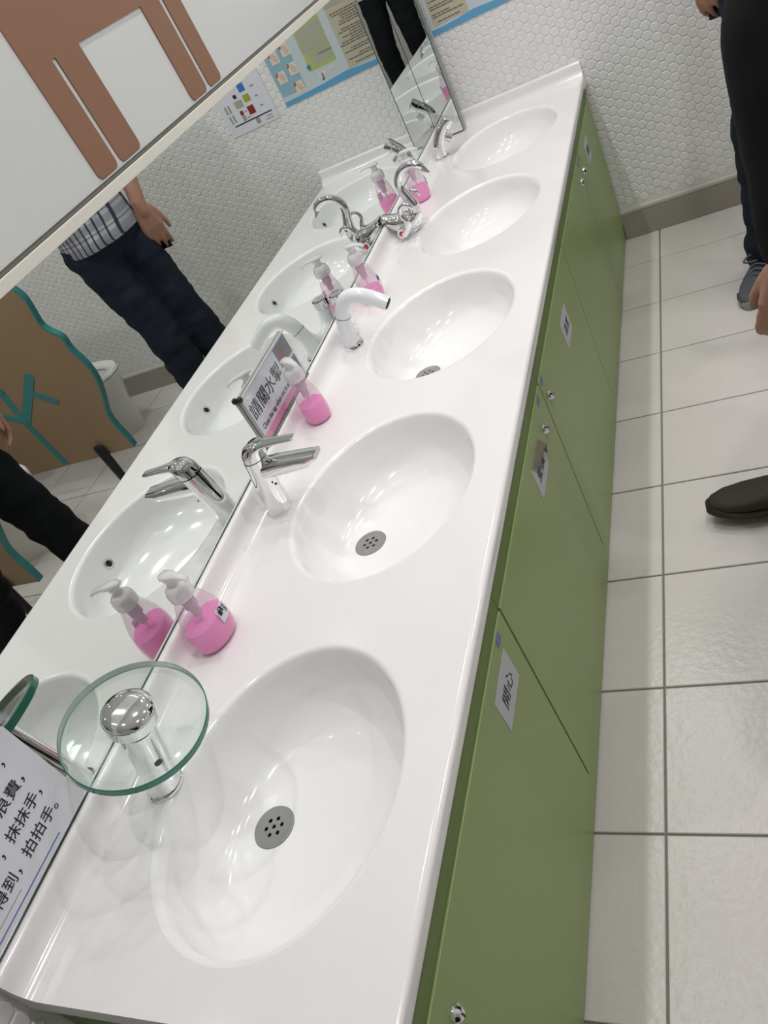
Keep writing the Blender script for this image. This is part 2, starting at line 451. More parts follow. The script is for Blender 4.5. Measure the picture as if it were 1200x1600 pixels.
panel = thing('wall_panel', 'glossy white wall panel above the mirror with a large brown figure on it', 'wall panel', (0, 1.3, 1.23))
mb = MB()
mb.loft([[(-0.006, y, ledge_z(y) + 0.0286), (0.0, y, ledge_z(y) + 0.0286), (0.0, y, CZ - 0.002), (-0.006, y, CZ - 0.002)] for y in (Y0M - 0.02, Y1M)])
g = mb.build('panel_sheet', panelw, panel); g.matrix_parent_inverse = panel.matrix_basis.inverted()
FW = basis((0.0, 0, 0), (0, 1, 0), (0, 0, 1))
def rounded_bottom(u0, u1, v0, r=0.012, n=4):
    out = []
    for cx, a in ((u0 + r, 180), (u1 - r, 270)):
        for i in range(n + 1):
            t = math.radians(a + 90 * i / n); out.append((cx + r * math.cos(t), v0 + r + r * math.sin(t)))
    return out
# figure outline: arm, slit, leg, gap, leg, slit, arm (all slits square cut at the top)
fig = []
fig += rounded_bottom(1.070, 1.135, 1.2115)
fig += [(1.135, 1.386), (1.147, 1.386)]
fig += rounded_bottom(1.147, 1.222, 1.2115)
fig += [(1.222, 1.388), (1.456, 1.388)]
fig += rounded_bottom(1.456, 1.529, 1.2115)
fig += [(1.529, 1.40), (1.543, 1.40)]
fig += rounded_bottom(1.543, 1.606, 1.2115)
fig += [(1.606, 1.66), (1.585, 1.70), (1.09, 1.70), (1.070, 1.66)]
g = shape2d('brown_figure', [fig], 0.0025, figbrown, panel, FW); g.matrix_parent_inverse = panel.matrix_basis.inverted()
g = shape2d('figure_head', [circ(1.338, 1.83, 0.095, 36)], 0.0025, figbrown, panel, FW); g.matrix_parent_inverse = panel.matrix_basis.inverted()

dv = thing('side_mirror', 'narrow upright mirror fin at right angles to the wall mirror beside the far basin', 'mirror', (0, 2.84, 0.613))
def put(o, t):
    # shapes are built in world coordinates: cancel the thing's own placement (a part's world matrix is the identity)
    o.matrix_parent_inverse = t.matrix_basis.inverted() if o.parent is t else Matrix.Identity(4)
    return o
put(MB().box((0.001, 2.825, 0.613), (0.093, 2.829, 1.105)).build('mirror_pane', mirrorm, dv), dv)
put(MB().box((0.093, 2.8245, 0.611), (0.0955, 2.8295, 1.105)).build('dark_edge', mirroredge, dv), dv)
put(MB().box((0.001, 2.8295, 0.613), (0.096, 2.862, 1.105)).build('glass_body', clearm, dv), dv)
put(MB().box((0.001, 2.862, 0.613), (0.096, 2.866, 1.105)).build('back_pane', linem, dv), dv)

# ---------------------------------------------------------------- counter with five basins
counter = thing('vanity_counter', 'long white moulded washroom counter with five oval basins along the mirror', 'counter')
BY = [0.338, 0.899, 1.460, 2.021, 2.580]
BX = 0.275; AX = 0.171; AY = 0.213
YN, YF = 0.058, 2.889
XB, XF = 0.046, 0.503
ybreak = [YN] + [(BY[i] + BY[i + 1]) / 2 for i in range(4)] + [YF]
mb = MB(); LIP = 0.009
for c in range(5):
    yc = BY[c]; y0, y1 = ybreak[c], ybreak[c + 1]
    ang = [2 * PI * i / 72 for i in range(72)]
    for cx in (XB, XF):
        for cy in (y0, y1): ang.append(math.atan2(cy - yc, cx - BX) % (2 * PI))
    ang = sorted(set(round(a, 6) for a in ang))
    inner = [(BX + (AX + LIP) * math.cos(a) / 1, yc + (AY + LIP) * math.sin(a), H) for a in ang]
    # use true directions so both rings share the angle
    inner = []; outer = []
    for a in ang:
        dx, dy = math.cos(a), math.sin(a)
        k = 1 / math.sqrt((dx / (AX + LIP)) ** 2 + (dy / (AY + LIP)) ** 2)
        inner.append((BX + dx * k, yc + dy * k, H))
        ks = []
        if dx > 1e-9: ks.append((XF - BX) / dx)
        if dx < -1e-9: ks.append((XB - BX) / dx)
        if dy > 1e-9: ks.append((y1 - yc) / dy)
        if dy < -1e-9: ks.append((y0 - yc) / dy)
        k2 = min(ks); outer.append((BX + dx * k2, yc + dy * k2, H))
    mb.loft([outer, inner], False, False)
# front apron with rounded nose
prof = [(XF, H), (0.507, H - 0.0006), (0.5105, H - 0.003), (0.5122, H - 0.007), (0.5062, H - 0.033), (0.49, H - 0.033)]
mb.loft([[(x, YN, z) for x, z in prof], [(x, YF, z) for x, z in prof]], False, False, closed=False)
# near end face
prof = [(XB, H), (XF, H), (0.507, H - 0.0006), (0.5105, H - 0.003), (0.5122, H - 0.007), (0.5062, H - 0.033), (XB, H - 0.033)]
mb.add([(x, YN, z) for x, z in prof], [tuple(range(7))])
put(mb.build('countertop', solid, counter, smooth=True, angle=40), counter)
# backsplash with cove
def cove(prof_n=7):
    p = [(-0.004, H - 0.033), (-0.004, H + 0.044), (0.002, H + 0.048), (0.008, H + 0.0475), (0.0115, H + 0.044), (0.0125, H + 0.040)]
    for i in range(prof_n + 1):
        t = PI / 2 * i / prof_n; r = 0.03
        p.append((0.0135 + r - r * math.cos(t), H + r - r * math.sin(t)))
    p += [(XB, H), (XB, H - 0.033)]
    return p
pf = cove()
put(MB().loft([[(x, YN, z) for x, z in pf], [(x, L - 0.003, z) for x, z in pf]]).build('backsplash', solid, counter, smooth=True, angle=50), counter)
pf2 = [(-(x - 0.0) + L - 0.004, z) for x, z in cove()]
rings = [[(x, max(y, YF - 0.022), z) for y, z in pf2] for x in (XB - 0.03, 0.512)]
put(MB().loft(rings).build('end_splash', solid, counter, smooth=True, angle=50), counter)
DRX = 0.192; DRR = 0.031; DEP = 0.122
def bowl_profile(k):     # k 0..1 from rim to drain: radius factor and depth (steep wall, flat bottom)
    ph = PI / 2 * k; m = 2.0 / 2.5
    return max(0.0, math.cos(ph)) ** m, 0.009 + (DEP - 0.009) * math.sin(ph) ** m
def bowl(yc):
    mb = MB(); n = 72; rings = []
    def ring(cx, a, b, z): return [(cx + a * math.cos(2 * PI * j / n), yc + b * math.sin(2 * PI * j / n), z) for j in range(n)]
    for s, dz in ((LIP, 0.0), (0.006, -0.0004), (0.003, -0.0016), (0.0, -0.004), (-0.002, -0.008)):
        rings.append(ring(BX, AX + s, AY + s, H + dz))
    for i in range(1, 21):
        t, d = bowl_profile(i / 20)
        a = DRR + 0.001 + (AX - 0.003 - DRR) * t; b = DRR + 0.001 + (AY - 0.003 - DRR) * t
        rings.append(ring(DRX + (BX - DRX) * t, a, b, H - d))
    rings.append(ring(DRX, DRR + 0.001, DRR + 0.001, H - DEP - 0.03))
    mb.loft(rings, False, True)
    o = put(mb.build('basin', bowlm, counter, smooth=True, angle=60), counter)
    return o
def bowl_surface(k):     # a point on the front wall of the bowl
    t, d = bowl_profile(k)
    return DRX + (BX - DRX) * t + DRR + (AX - 0.003 - DRR) * t, H - d
holes = [(0, 0)] + [(0.0125 * math.cos(PI / 3 * k + 0.3), 0.0125 * math.sin(PI / 3 * k + 0.3)) for k in range(6)]
for yc in BY:
    b = bowl(yc)
    fr = basis((DRX, yc, H - DEP - 0.001), (1, 0, 0), (0, 1, 0))
    put(shape2d('drain', [circ(0, 0, DRR, 40)] + [circ(u, v, 0.0038, 12) for u, v in holes], 0.002, steel, b, fr, bevel=0.0006), counter)
    put(MB().lathe([(DRR - 0.004, -0.012), (DRR - 0.004, -0.006)], (DRX, yc, H - DEP)).build('drain_pit', blackhole, b), counter)
    x1, z1 = bowl_surface(0.16); x2, z2 = bowl_surface(0.22)
    tdir = Vector((x1 - x2, 0, z1 - z2)).normalized(); nrm = Vector((-tdir.z, 0, tdir.x))
    if nrm.x > 0: nrm = -nrm
    c = Vector(((x1 + x2) / 2, yc, (z1 + z2) / 2))
    put(MB().lathe([(0.0095, -0.002), (0.0115, 0.0), (0.012, 0.0016), (0.010, 0.0026), (0.0078, 0.002), (0.0074, -0.002)], c, nrm, 28, cap0=False, cap1=False).build('overflow_ring', chrome, b, smooth=True), counter)
    put(MB().lathe([(0.0078, 0.0004), (0.0076, 0.0008)], c, nrm, 20).build('overflow_hole', blackhole, b), counter)

# ---------------------------------------------------------------- cabinets under the counter
CB = [0.064, 0.650, 1.222, 1.802, 2.372, 2.900]
FD = basis((0.505, 0, 0), (0, 1, 0), (0, 0, 1))
cab_info = [
    ('nearest green cabinet unit under the glass-disc tap basin, label at its far top corner', 0.137, (0.508, 0.604), '開心', 0.600),
    ('second nearest green cabinet unit, below the lever tap, its paper label peeling at the top', 1.150, (0.992, 1.098), '愛護', 1.178),
    ('middle green cabinet unit below the white curved tap, label beside its far edge', 1.262, (1.528, 1.626), '清潔', 1.246),
    ('green cabinet unit below the swan tap, the only one with no paper label', 2.325, None, None, 2.345),
    ('farthest green cabinet unit, against the hexagon tiled wall', 2.410, (2.545, 2.64), '節約', 2.395)]
for i, (lab, lk, pl, tx, st) in enumerate(cab_info):
    y0, y1 = CB[i], CB[i + 1]
    c = thing('base_cabinet', lab, 'cabinet', (0.25, (y0 + y1) / 2, 0), group='green cabinets under the counter')
    e = 0.0006
    cm = MB()
    zt_ = H - 0.17
    cm.box((0.003, y0 + e, 0.0), (0.484, y0 + 0.018, zt_ if i else H - 0.0335)).box((0.003, y1 - 0.018, 0.0), (0.484, y1 - e, zt_))
    cm.box((0.468, y0 + e, zt_), (0.484, y0 + 0.018, H - 0.0335)).box((0.468, y1 - 0.018, zt_), (0.484, y1 - e, H - 0.0335))
    cm.box((0.003, y0 + 0.018, 0.0), (0.012, y1 - 0.018, H - 0.17)).box((0.012, y0 + 0.018, 0.08), (0.484, y1 - 0.018, 0.098)).box((0.468, y0 + 0.018, H - 0.095), (0.484, y1 - 0.018, H - 0.0335))
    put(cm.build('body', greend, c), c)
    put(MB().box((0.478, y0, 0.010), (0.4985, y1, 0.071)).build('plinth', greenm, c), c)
    put(MB().box((0.4845, y0 + e, 0.5372), (0.5025, y1 - e, H - 0.0335)).build('gap_shade_strip', greend, c), c)  # added dark filler, stands in for the shaded gap above the door
    d = put(MB().box((0.486, y0 + 0.0022, 0.0745), (0.505, y1 - 0.0022, 0.5355)).build('door', greenm, c, bevel=0.0012), c)
    lk_o = put(MB().lathe([(0.0005, 0.0095), (0.004, 0.0095), (0.0075, 0.0075), (0.0088, 0.004), (0.0105, 0.003), (0.0112, 0.0)], (0.505, lk, 0.4775), (1, 0, 0), 24).build('lock', chrome, d, smooth=True, angle=40), c)
    put(MB().box((0.5142, lk - 0.0012, 0.473), (0.5150, lk + 0.0012, 0.482)).build('keyhole', ink, d), c)
    put(shape2d('blue_sticker', [rrect(st - 0.009, 0.517, st + 0.012, 0.531, 0.002)], 0.0005, stickb, d, FD), c)
    if pl:
        zt = 0.503 if i != 2 else 0.478
        if i == 4: zt = 0.505
        p0, p1 = pl
        fr = FD
        lpts = rect(p0, zt - 0.067, p1, zt)
        if i == 1: lpts = [(p0, zt - 0.067), (p1, zt - 0.067), (p1, zt - 0.022), (p1 - 0.022, zt - 0.012), (p0 + 0.01, zt), (p0, zt)]
        put(shape2d('paper_label', [lpts], 0.0007, paperl, d, fr), c)
        if i == 1:
            q = MB(); q.add([(0.5058, p0 + 0.006, zt + 0.001), (0.5058, p1 - 0.004, zt - 0.006), (0.517, p1 - 0.006, zt - 0.018), (0.513, p0 + 0.03, zt - 0.012), (0.5058, p1 - 0.002, zt - 0.035), (0.515, p1 - 0.014, zt - 0.034)], [(0, 1, 2, 3), (1, 4, 5, 2)])
            put(q.build('peeled_tape', inkbrown, d), c)
        put(text('label_text', tx, (p0 + 0.022, zt - 0.047, p1 - 0.018, zt - 0.02), ink, d, basis((0.5058, 0, 0), (0, 1, 0), (0, 0, 1)), 0.0003), c)
put_end = MB().box((0.086, 0.0605, 0.0), (0.4975, 0.0635, H - 0.034))

# ---------------------------------------------------------------- taps
# 1: waterfall tap with a tilted glass disc
t = thing('waterfall_tap', 'chrome waterfall tap with a tilted round glass disc at the nearest basin', 'tap', (0.066, 0.337, H))
n1 = Vector((0.36, 0.015, 0.932)).normalized(); p1 = Vector((0.083, 0.336, H))
q1 = Vector((0, 0, 1)).rotation_difference(n1)
foot = []
for j in range(32):
    d = q1 @ Vector((0.0245 * math.cos(2 * PI * j / 32), 0.0245 * math.sin(2 * PI * j / 32), 0))
    s = -d.z / n1.z; foot.append(p1 + d + n1 * s)
mid = [[p1 + q1 @ Vector((r * math.cos(2 * PI * j / 32), r * math.sin(2 * PI * j / 32), h)) for j in range(32)] for r, h in ((0.0245, 0.03), (0.0245, 0.140), (0.0245, 0.146))]
put(MB().loft([foot] + mid).build('tap_body', chrome, t, smooth=True, angle=40), t)
put(MB().lathe([(0.0265, 0.0), (0.0285, 0.0005), (0.0285, 0.003), (0.026, 0.004)], (0.083, 0.336, H + 0.0001)).build('base_ring', chrome, t, smooth=True, angle=50), t)
dc = p1 + n1 * 0.147
mb = MB(); R = 0.094
mb.lathe([(0.0235, -0.003), (R - 0.011, -0.003)], dc, n1, 64, cap0=False, cap1=False)
mb.lathe([(0.0235, 0.010), (R - 0.012, 0.010)], dc, n1, 64, cap0=False, cap1=False)
mb.cur = 1
mb.lathe([(R - 0.012, 0.010), (R - 0.0015, 0.0092)], dc, n1, 64, cap0=False, cap1=False)
mb.lathe([(R - 0.011, -0.003), (R - 0.0015, -0.003)], dc, n1, 64, cap0=False, cap1=False)
mb.cur = 2
mb.lathe([(R - 0.0015, 0.0092), (R, 0.008), (R, -0.0015), (R - 0.0015, -0.003)], dc, n1, 64, cap0=False, cap1=False)
put(mb.build('glass_disc', [glassm, glassb, glassg], t, smooth=True, angle=40), t)
put(MB().lathe([(0.030, 0.011), (0.0335, 0.013), (0.034, 0.030), (0.033, 0.034), (0.029, 0.0375), (0.018, 0.0395), (0.0006, 0.040)], dc, n1, 40).build('knob', chrome, t, smooth=True, angle=50), t)
put(MB().lathe([(0.0055, 0.0), (0.0055, 0.0012)], p1 + n1 * 0.085 + Vector((0.0195, -0.0125, -0.006)), Vector((0.75, -0.55, -0.3)), 16).build('water_slot', blackhole, t), t)

# 2: single lever mixer
t = thing('lever_tap', 'chrome single-lever mixer tap with a flat spout at the second nearest basin', 'tap', (0.06, 0.903, H))
y2 = 0.903
mb = MB(); rings = []
for z, cx, a, b in ((H, 0.057, 0.0255, 0.0255), (H + 0.002, 0.057, 0.026, 0.026), (H + 0.05, 0.062, 0.024, 0.0245), (H + 0.10, 0.071, 0.023, 0.024), (H + 0.122, 0.0755, 0.0235, 0.0245)):
    rings.append([(cx + a * math.cos(2 * PI * j / 28), y2 + b * math.sin(2 * PI * j / 28), z) for j in range(28)])
put(mb.loft(rings).build('tap_body', chrome, t, smooth=True, angle=50), t)
mb = MB(); rings = []
for x, zc, hh, ww in ((0.075, 0.703, 0.016, 0.021), (0.105, 0.704, 0.016, 0.021), (0.15, 0.703, 0.014, 0.020), (0.175, 0.703, 0.012, 0.0195), (0.196, 0.708, 0.005, 0.017)):
    rings.append([(x, y2 + ww * math.copysign(abs(math.cos(2 * PI * j / 24)) ** 0.55, math.cos(2 * PI * j / 24)), zc + hh * math.copysign(abs(math.sin(2 * PI * j / 24)) ** 0.7, math.sin(2 * PI * j / 24))) for j in range(24)])
put(mb.loft(rings).build('spout', chrome, t, smooth=True, angle=50), t)
mb = MB(); rings = []
for z, cx, a, b in ((H + 0.124, 0.0765, 0.0235, 0.0245), (H + 0.138, 0.080, 0.0235, 0.024), (H + 0.148, 0.087, 0.021, 0.022), (H + 0.1535, 0.092, 0.014, 0.015), (H + 0.155, 0.093, 0.002, 0.002)):
    rings.append([(cx + a * math.cos(2 * PI * j / 28), y2 + b * math.sin(2 * PI * j / 28), z) for j in range(28)])
cap2 = put(mb.loft(rings).build('lever_cap', chrome, t, smooth=True, angle=50), t)
mb = MB(); rings = []
for x, zc, hh, ww in ((0.085, 0.752, 0.008, 0.020), (0.11, 0.7535, 0.0065, 0.014), (0.14, 0.7525, 0.0045, 0.011), (0.165, 0.7515, 0.004, 0.011), (0.174, 0.7515, 0.003, 0.009)):
    rings.append([(x, y2 + ww * math.cos(2 * PI * j / 20), zc + hh * math.sin(2 * PI * j / 20)) for j in range(20)])
put(mb.loft(rings).build('lever', chrome, t, smooth=True, angle=60), t)
put(MB().lathe([(0.0025, 0), (0.0025, 0.0012)], (0.0905, y2 - 0.012, 0.672), (0.85, -0.5, 0), 10).build('indicator_dot', blackhole, t), t)

# 3: white S-bend tap
t = thing('curved_tap', 'white S-shaped pipe tap with a ribbed chrome knob at the middle basin', 'tap', (0.052, 1.465, H))
y3 = 1.465
put(MB().lathe([(0.026, 0.0), (0.026, 0.006), (0.0235, 0.009), (0.02, 0.0095)], (0.052, y3, H), n=36).build('base_ring', chrome, t, smooth=True, angle=40), t)
path = catmull([(0.053, y3, H + 0.008), (0.050, y3, H + 0.030), (0.054, y3, H + 0.055), (0.0625, y3, H + 0.078)], 5)
put(MB().tube(path, lerp_list([0.0185, 0.0175, 0.0175, 0.018], 5), 24, side=(0, 1, 0)).build('lower_pipe', whitep, t, smooth=True, angle=50), t)
path = catmull([(0.0625, y3, H + 0.078), (0.071, y3 - 0.001, H + 0.098), (0.091, y3 - 0.002, H + 0.1175), (0.118, y3 - 0.003, H + 0.119), (0.148, y3 - 0.005, H + 0.105), (0.182, y3 - 0.008, H + 0.079)], 6)
put(MB().tube(path, lerp_list([0.018, 0.018, 0.018, 0.0175, 0.017, 0.0165], 6), 24, side=(0, 1, 0)).build('spout', whitep, t, smooth=True, angle=50), t)
put(MB().lathe([(0.0186, -0.0009), (0.0186, 0.0009)], (0.0627, y3, H + 0.0785), (0.38, 0, 0.92), 28).build('joint_ring', steel, t, smooth=True, angle=40), t)
ax3 = Vector((0.034, -0.003, -0.026)).normalized()
put(MB().lathe([(0.0125, -0.001), (0.0125, 0.002), (0.009, 0.0025)], Vector((0.182, y3 - 0.008, H + 0.079)), ax3, 20).build('aerator', blackhole, t, smooth=True, angle=40), t)
path = catmull([(0.056, y3 + 0.002, H + 0.056), (0.047, y3 + 0.020, H + 0.032), (0.036, y3 + 0.050, H + 0.022), (0.0275, y3 + 0.080, H + 0.038), (0.0245, y3 + 0.0915, H + 0.082)], 6)
put(MB().tube(path, 0.0172, 22, side=(1, 0, 0)).build('valve_pipe', whitep, t, smooth=True, angle=50), t)
mb = MB(); rings = []
for k, z in ((1.0, 0.0), (1.0, 0.019), (0.9, 0.022)):
    rings.append([Vector((0.024, y3 + 0.0925, H + 0.080)) + Vector(((0.0185 + 0.0013 * (j % 2)) * k * math.cos(2 * PI * j / 48), (0.0185 + 0.0013 * (j % 2)) * k * math.sin(2 * PI * j / 48), z)) for j in range(48)])
put(mb.loft(rings).build('knob', chrome, t), t)

# 4: swan tap
t = thing('swan_tap', 'chrome swan-shaped tap with two cygnet handles at the fourth basin', 'tap', (0.05, 2.055, H))
y4 = 2.055
put(MB().lathe([(0.027, 0.0), (0.028, 0.004), (0.026, 0.009), (0.022, 0.013)], (0.056, y4, H), n=32, sx=1.15).build('base_ring', chrome, t, smooth=True, angle=50), t)
mb = MB()
path = catmull([(0.003, y4, 0.680), (0.014, y4, 0.668), (0.032, y4, 0.652), (0.056, y4, 0.641), (0.080, y4, 0.640), (0.097, y4, 0.650), (0.103, y4, 0.668)], 5)
mb.tube(path, lerp_list([0.002, 0.012, 0.024, 0.031, 0.030, 0.022, 0.0155], 5), 22, side=(0, 1, 0), flat=lerp_list([4.0, 1.7, 1.15, 0.95, 0.95, 1.0, 1.0], 5))
put(mb.build('swan_body', chrome, t, smooth=True, angle=60), t)
put(MB().lathe([(0.025, 0.0), (0.0255, 0.012), (0.027, 0.026)], (0.062, y4, H + 0.006), n=30, sx=1.25).build('stem', chrome, t, smooth=True, angle=60), t)
path = catmull([(0.101, y4, 0.658), (0.103, y4, 0.680), (0.096, y4, 0.706), (0.089, y4, 0.732), (0.093, y4, 0.757), (0.111, y4, 0.776), (0.137, y4, 0.781), (0.158, y4, 0.775), (0.170, y4, 0.764)], 6)
put(MB().tube(path, lerp_list([0.0185, 0.0170, 0.0140, 0.0120, 0.0112, 0.0108, 0.0112, 0.0125, 0.0095], 6), 20, side=(0, 1, 0)).build('neck', chrome, t, smooth=True, angle=60), t)
put(MB().tube([(0.166, y4, 0.766), (0.174, y4, 0.756), (0.183, y4, 0.744)], [0.0090, 0.0062, 0.0022], 14, side=(0, 1, 0)).build('beak', steel, t, smooth=True, angle=60), t)
for s_ in (-1, 1):
    yy = y4 + s_ * 0.052
    h = MB()
    h.tube([(0.058, y4 + s_ * 0.012, 0.630), (0.058, yy, 0.630)], [0.0135, 0.0125], 20)
    path = catmull([(0.062, yy - s_ * 0.008, 0.624), (0.080, yy - s_ * 0.006, 0.640), (0.084, yy - s_ * 0.004, 0.660), (0.077, yy - s_ * 0.004, 0.678), (0.081, yy - s_ * 0.004, 0.695), (0.096, yy - s_ * 0.004, 0.702), (0.109, yy - s_ * 0.004, 0.694), (0.115, yy - s_ * 0.004, 0.680)], 5)
    h.tube(path, lerp_list([0.0125, 0.0105, 0.0080, 0.0060, 0.0058, 0.0060, 0.0064, 0.002], 5), 14, side=(0, 1, 0))
    ho = put(h.build('handle', chrome, t, smooth=True, angle=60), t)
    put(MB().lathe([(0.0078, -0.0004), (0.0078, 0.0008), (0.0055, 0.0016)], (0.058, yy, 0.630), (0.0, s_, 0.0), 20).build('temperature_dot', redm if s_ < 0 else inkblue, ho, smooth=True, angle=50), t)

# 5: push tap
t = thing('push_tap', 'chrome self-closing push tap with a bent body at the farthest basin', 'tap', (0.054, 2.612, H))
y5 = 2.612
put(MB().lathe([(0.0255, 0.0), (0.0255, 0.006), (0.022, 0.0085)], (0.054, y5, H), n=32).build('base_ring', chrome, t, smooth=True, angle=40), t)
path = catmull([(0.054, y5, H + 0.006), (0.055, y5, H + 0.028), (0.062, y5 + 0.003, H + 0.054), (0.079, y5 + 0.008, H + 0.078), (0.092, y5 + 0.011, H + 0.090)], 6)
put(MB().tube(path, lerp_list([0.0195, 0.0190, 0.0195, 0.0203, 0.0205], 6), 24, side=(0, 1, 0)).build('tap_body', chrome, t, smooth=True, angle=50), t)
ax = Vector((0.72, 0.14, 0.68)).normalized()
put(MB().lathe([(0.0206, 0.0), (0.0222, 0.0015), (0.0222, 0.024), (0.0205, 0.028), (0.011, 0.0295), (0.0005, 0.0298)], (0.0925, y5 + 0.011, H + 0.0905), ax, 30).build('push_button', chrome, t, smooth=True, angle=40), t)
put(MB().lathe([(0.0105, 0.0), (0.0105, 0.020), (0.0125, 0.021), (0.0125, 0.033), (0.009, 0.034)], (0.077, y5 + 0.006, H + 0.066), Vector((0.75, 0.1, -0.5)), 22).build('nozzle', chrome, t, smooth=True, angle=40), t)

# ---------------------------------------------------------------- soap bottles
def soap_bottle(label, x, y, rz, wide, deep, height, level, spout=0.0, sticker=True, tilt=0):
    t = thing('soap_bottle', label, 'soap bottle', (x, y, H + 0.0003), rz, group='pink soap bottles along the mirror')
    hh = height
    def prof(k): # shoulders taper towards the neck
        pts = [(0.70, 0.0), (0.86, 0.004), (0.95, 0.012), (1.0, 0.03), (0.99, 0.045), (0.90, 0.07), (0.75, 0.09), (0.60, 0.106), (0.47, 0.116), (0.40, 0.120)]
        return [(a * k, z * hh / 0.12) for a, z in pts]
    def sect(mb, pr, s):
        rings = []
        for a, z in pr:
            f = a
            nx = max(deep * f, 0.0165) if z > hh * 0.7 else deep * f
            ny = wide * f if z < hh * 0.7 else max(wide * f, 0.0165)
            rings.append([((nx - s) * math.cos(2 * PI * j / 32), (ny - s) * math.sin(2 * PI * j / 32), z + (s if z == 0 else 0)) for j in range(32)])
        return rings
    sh = MB().loft(sect(None, prof(1), 0), True, False).build('bottle', bottlem, t, smooth=True, angle=50)
    lp = []
    full = prof(1)
    for i, (a, z) in enumerate(full):
        if z < level: lp.append((a, z))
        else:
            a0, z0 = full[i - 1]; k = (level - z0) / (z - z0); lp.append((a0 + (a - a0) * k, level)); break
    MB().loft(sect(None, lp, 0.0014)).build('liquid_soap', liquid, t, smooth=True, angle=50)
    MB().tube([(0, 0, 0.012), (0, 0, hh - 0.025)], 0.0026, 10).build('dip_tube', pumpm, t, smooth=True)
    MB().lathe([(0.008, hh - 0.045), (0.008, hh - 0.028), (0.0115, hh - 0.026), (0.0115, hh + 0.002)], n=20).build('pump_core', tubem, t, smooth=True, angle=40)
    n = 40
    rings = [[((r + 0.0008 * (j % 2)) * math.cos(2 * PI * j / n), (r + 0.0008 * (j % 2)) * math.sin(2 * PI * j / n), z) for j in range(n)] for r, z in ((0.0195, hh - 0.003), (0.0200, hh), (0.0200, hh + 0.012), (0.0180, hh + 0.019), (0.0125, hh + 0.024))]
    MB().loft(rings).build('collar', pumpm, t, smooth=True, angle=50)
    z0 = hh + 0.022
    pm = MB().lathe([(0.0095, z0), (0.0085, z0 + 0.010), (0.0105, z0 + 0.016)], n=20).build('pump_stem', pumpm, t, smooth=True, angle=50)
    rings = []
    for dx, zc, w, hgt in ((-0.016, z0 + 0.020, 0.006, 0.003), (-0.008, z0 + 0.021, 0.011, 0.0055), (0.008, z0 + 0.0215, 0.011, 0.0055), (0.022, z0 + 0.0215, 0.0075, 0.0045), (0.036, z0 + 0.019, 0.0055, 0.0035), (0.043, z0 + 0.015, 0.0045, 0.0028)):
        c, s = math.cos(spout), math.sin(spout)
        rings.append([(dx * c - w * math.cos(2 * PI * j / 16) * s, dx * s + w * math.cos(2 * PI * j / 16) * c, zc + hgt * math.sin(2 * PI * j / 16)) for j in range(16)])
    MB().loft(rings).build('pump_nozzle', pumpm, t, smooth=True, angle=60)
    if sticker:
        fr = basis((deep * 0.93 + 0.0012, 0.012, 0.028), (0, 1, 0), (-0.16, 0, 1))
        mbs = MB(); R0 = 1.0
        rows = []
        for v in (0.0, 0.027):
            row = []
            for u in (-0.32, -0.1, 0.12, 0.34):
                z = 0.034 + v; k = 1.0 if z < 0.045 else 1.0 - (z - 0.045) * 3.4
                a = u
                row.append((deep * k * math.cos(a + 0.45) + 0.0010, wide * k * math.sin(a + 0.45) + 0.0008, z))
            rows.append(row)
        mbs.loft(rows, False, False, closed=False)
        lab = mbs.build('label', paperw, t, smooth=True)
        mk = MB()
        def on(u, z, out):
            k = 1.0 if z < 0.045 else 1.0 - (z - 0.045) * 3.4
            return ((deep * k + out) * math.cos(u + 0.45) + 0.001, (wide * k + out) * math.sin(u + 0.45) + 0.0008, z)
        for u0, u1, z0_, z1_ in ((-0.24, -0.08, 0.046, 0.056), (-0.04, 0.06, 0.048, 0.058), (-0.2, 0.0, 0.058, 0.0595), (0.12, 0.18, 0.040, 0.043), (0.12, 0.18, 0.046, 0.049), (0.12, 0.18, 0.052, 0.055), (0.22, 0.27, 0.040, 0.056)):
            mk.add([on(u0, z0_, 0.0006), on(u1, z0_, 0.0006), on(u1, z1_, 0.0006), on(u0, z1_, 0.0006)], [(0, 1, 2, 3)])
        mk.build('label_marks', ink, lab)
    return t
soap_bottle('wide pink soap bottle with a small white sticker, nearest, behind the glass-disc tap basin', 0.058, 0.594, math.radians(-12), 0.043, 0.031, 0.108, 0.050)
soap_bottle('narrow pink soap bottle standing in front of the tap-closing sign', 0.054, 1.180, math.radians(-38), 0.029, 0.030, 0.108, 0.046, sticker=False)
soap_bottle('pink soap bottle half hidden behind the white curved tap', 0.050, 1.685, math.radians(-20), 0.031, 0.030, 0.108, 0.034, sticker=True)
soap_bottle('pink soap bottle farthest away, behind the swan tap', 0.052, 2.290, math.radians(0), 0.033, 0.030, 0.108, 0.042, sticker=True)

# ---------------------------------------------------------------- notices at the mirror
nt_ = thing('notice_sheet', 'laminated white notice with black handwriting-style characters leaning on the mirror, nearest corner', 'notice', (0.003, 0.06, H + 0.056))
FN = basis((0.0035, 0, 0), (0, 1, 0), (0, 0, 1))
FN2 = basis((0.0047, 0, 0), (0, 1, 0), (0, 0, 1))
put(shape2d('sheet', [rrect(-0.002, H + 0.0555, 0.293, H + 0.218, 0.002)], 0.0012, paperw, nt_, FN), nt_)
for body, u0, u1, z in (('，', 0.2555, 0.2595, 0.793), ('浪費，', 0.2065, 0.2605, 0.765), ('，抹抹手，', 0.172, 0.261, 0.732), ('得到，拍拍手。', 0.1235, 0.2605, 0.700)):
    if body == '，': put(text('writing', body, (u0, z - 0.003, u1, z + 0.004), ink, nt_, FN2), nt_)
    else: put(text('writing', body, (u0, z - 0.010, u1, z + 0.0095), ink, nt_, FN2), nt_)
put(shape2d('blue_rule', [rect(0.02, 0.669, 0.234, 0.6705)], 0.0003, inkblue, nt_, FN2), nt_)
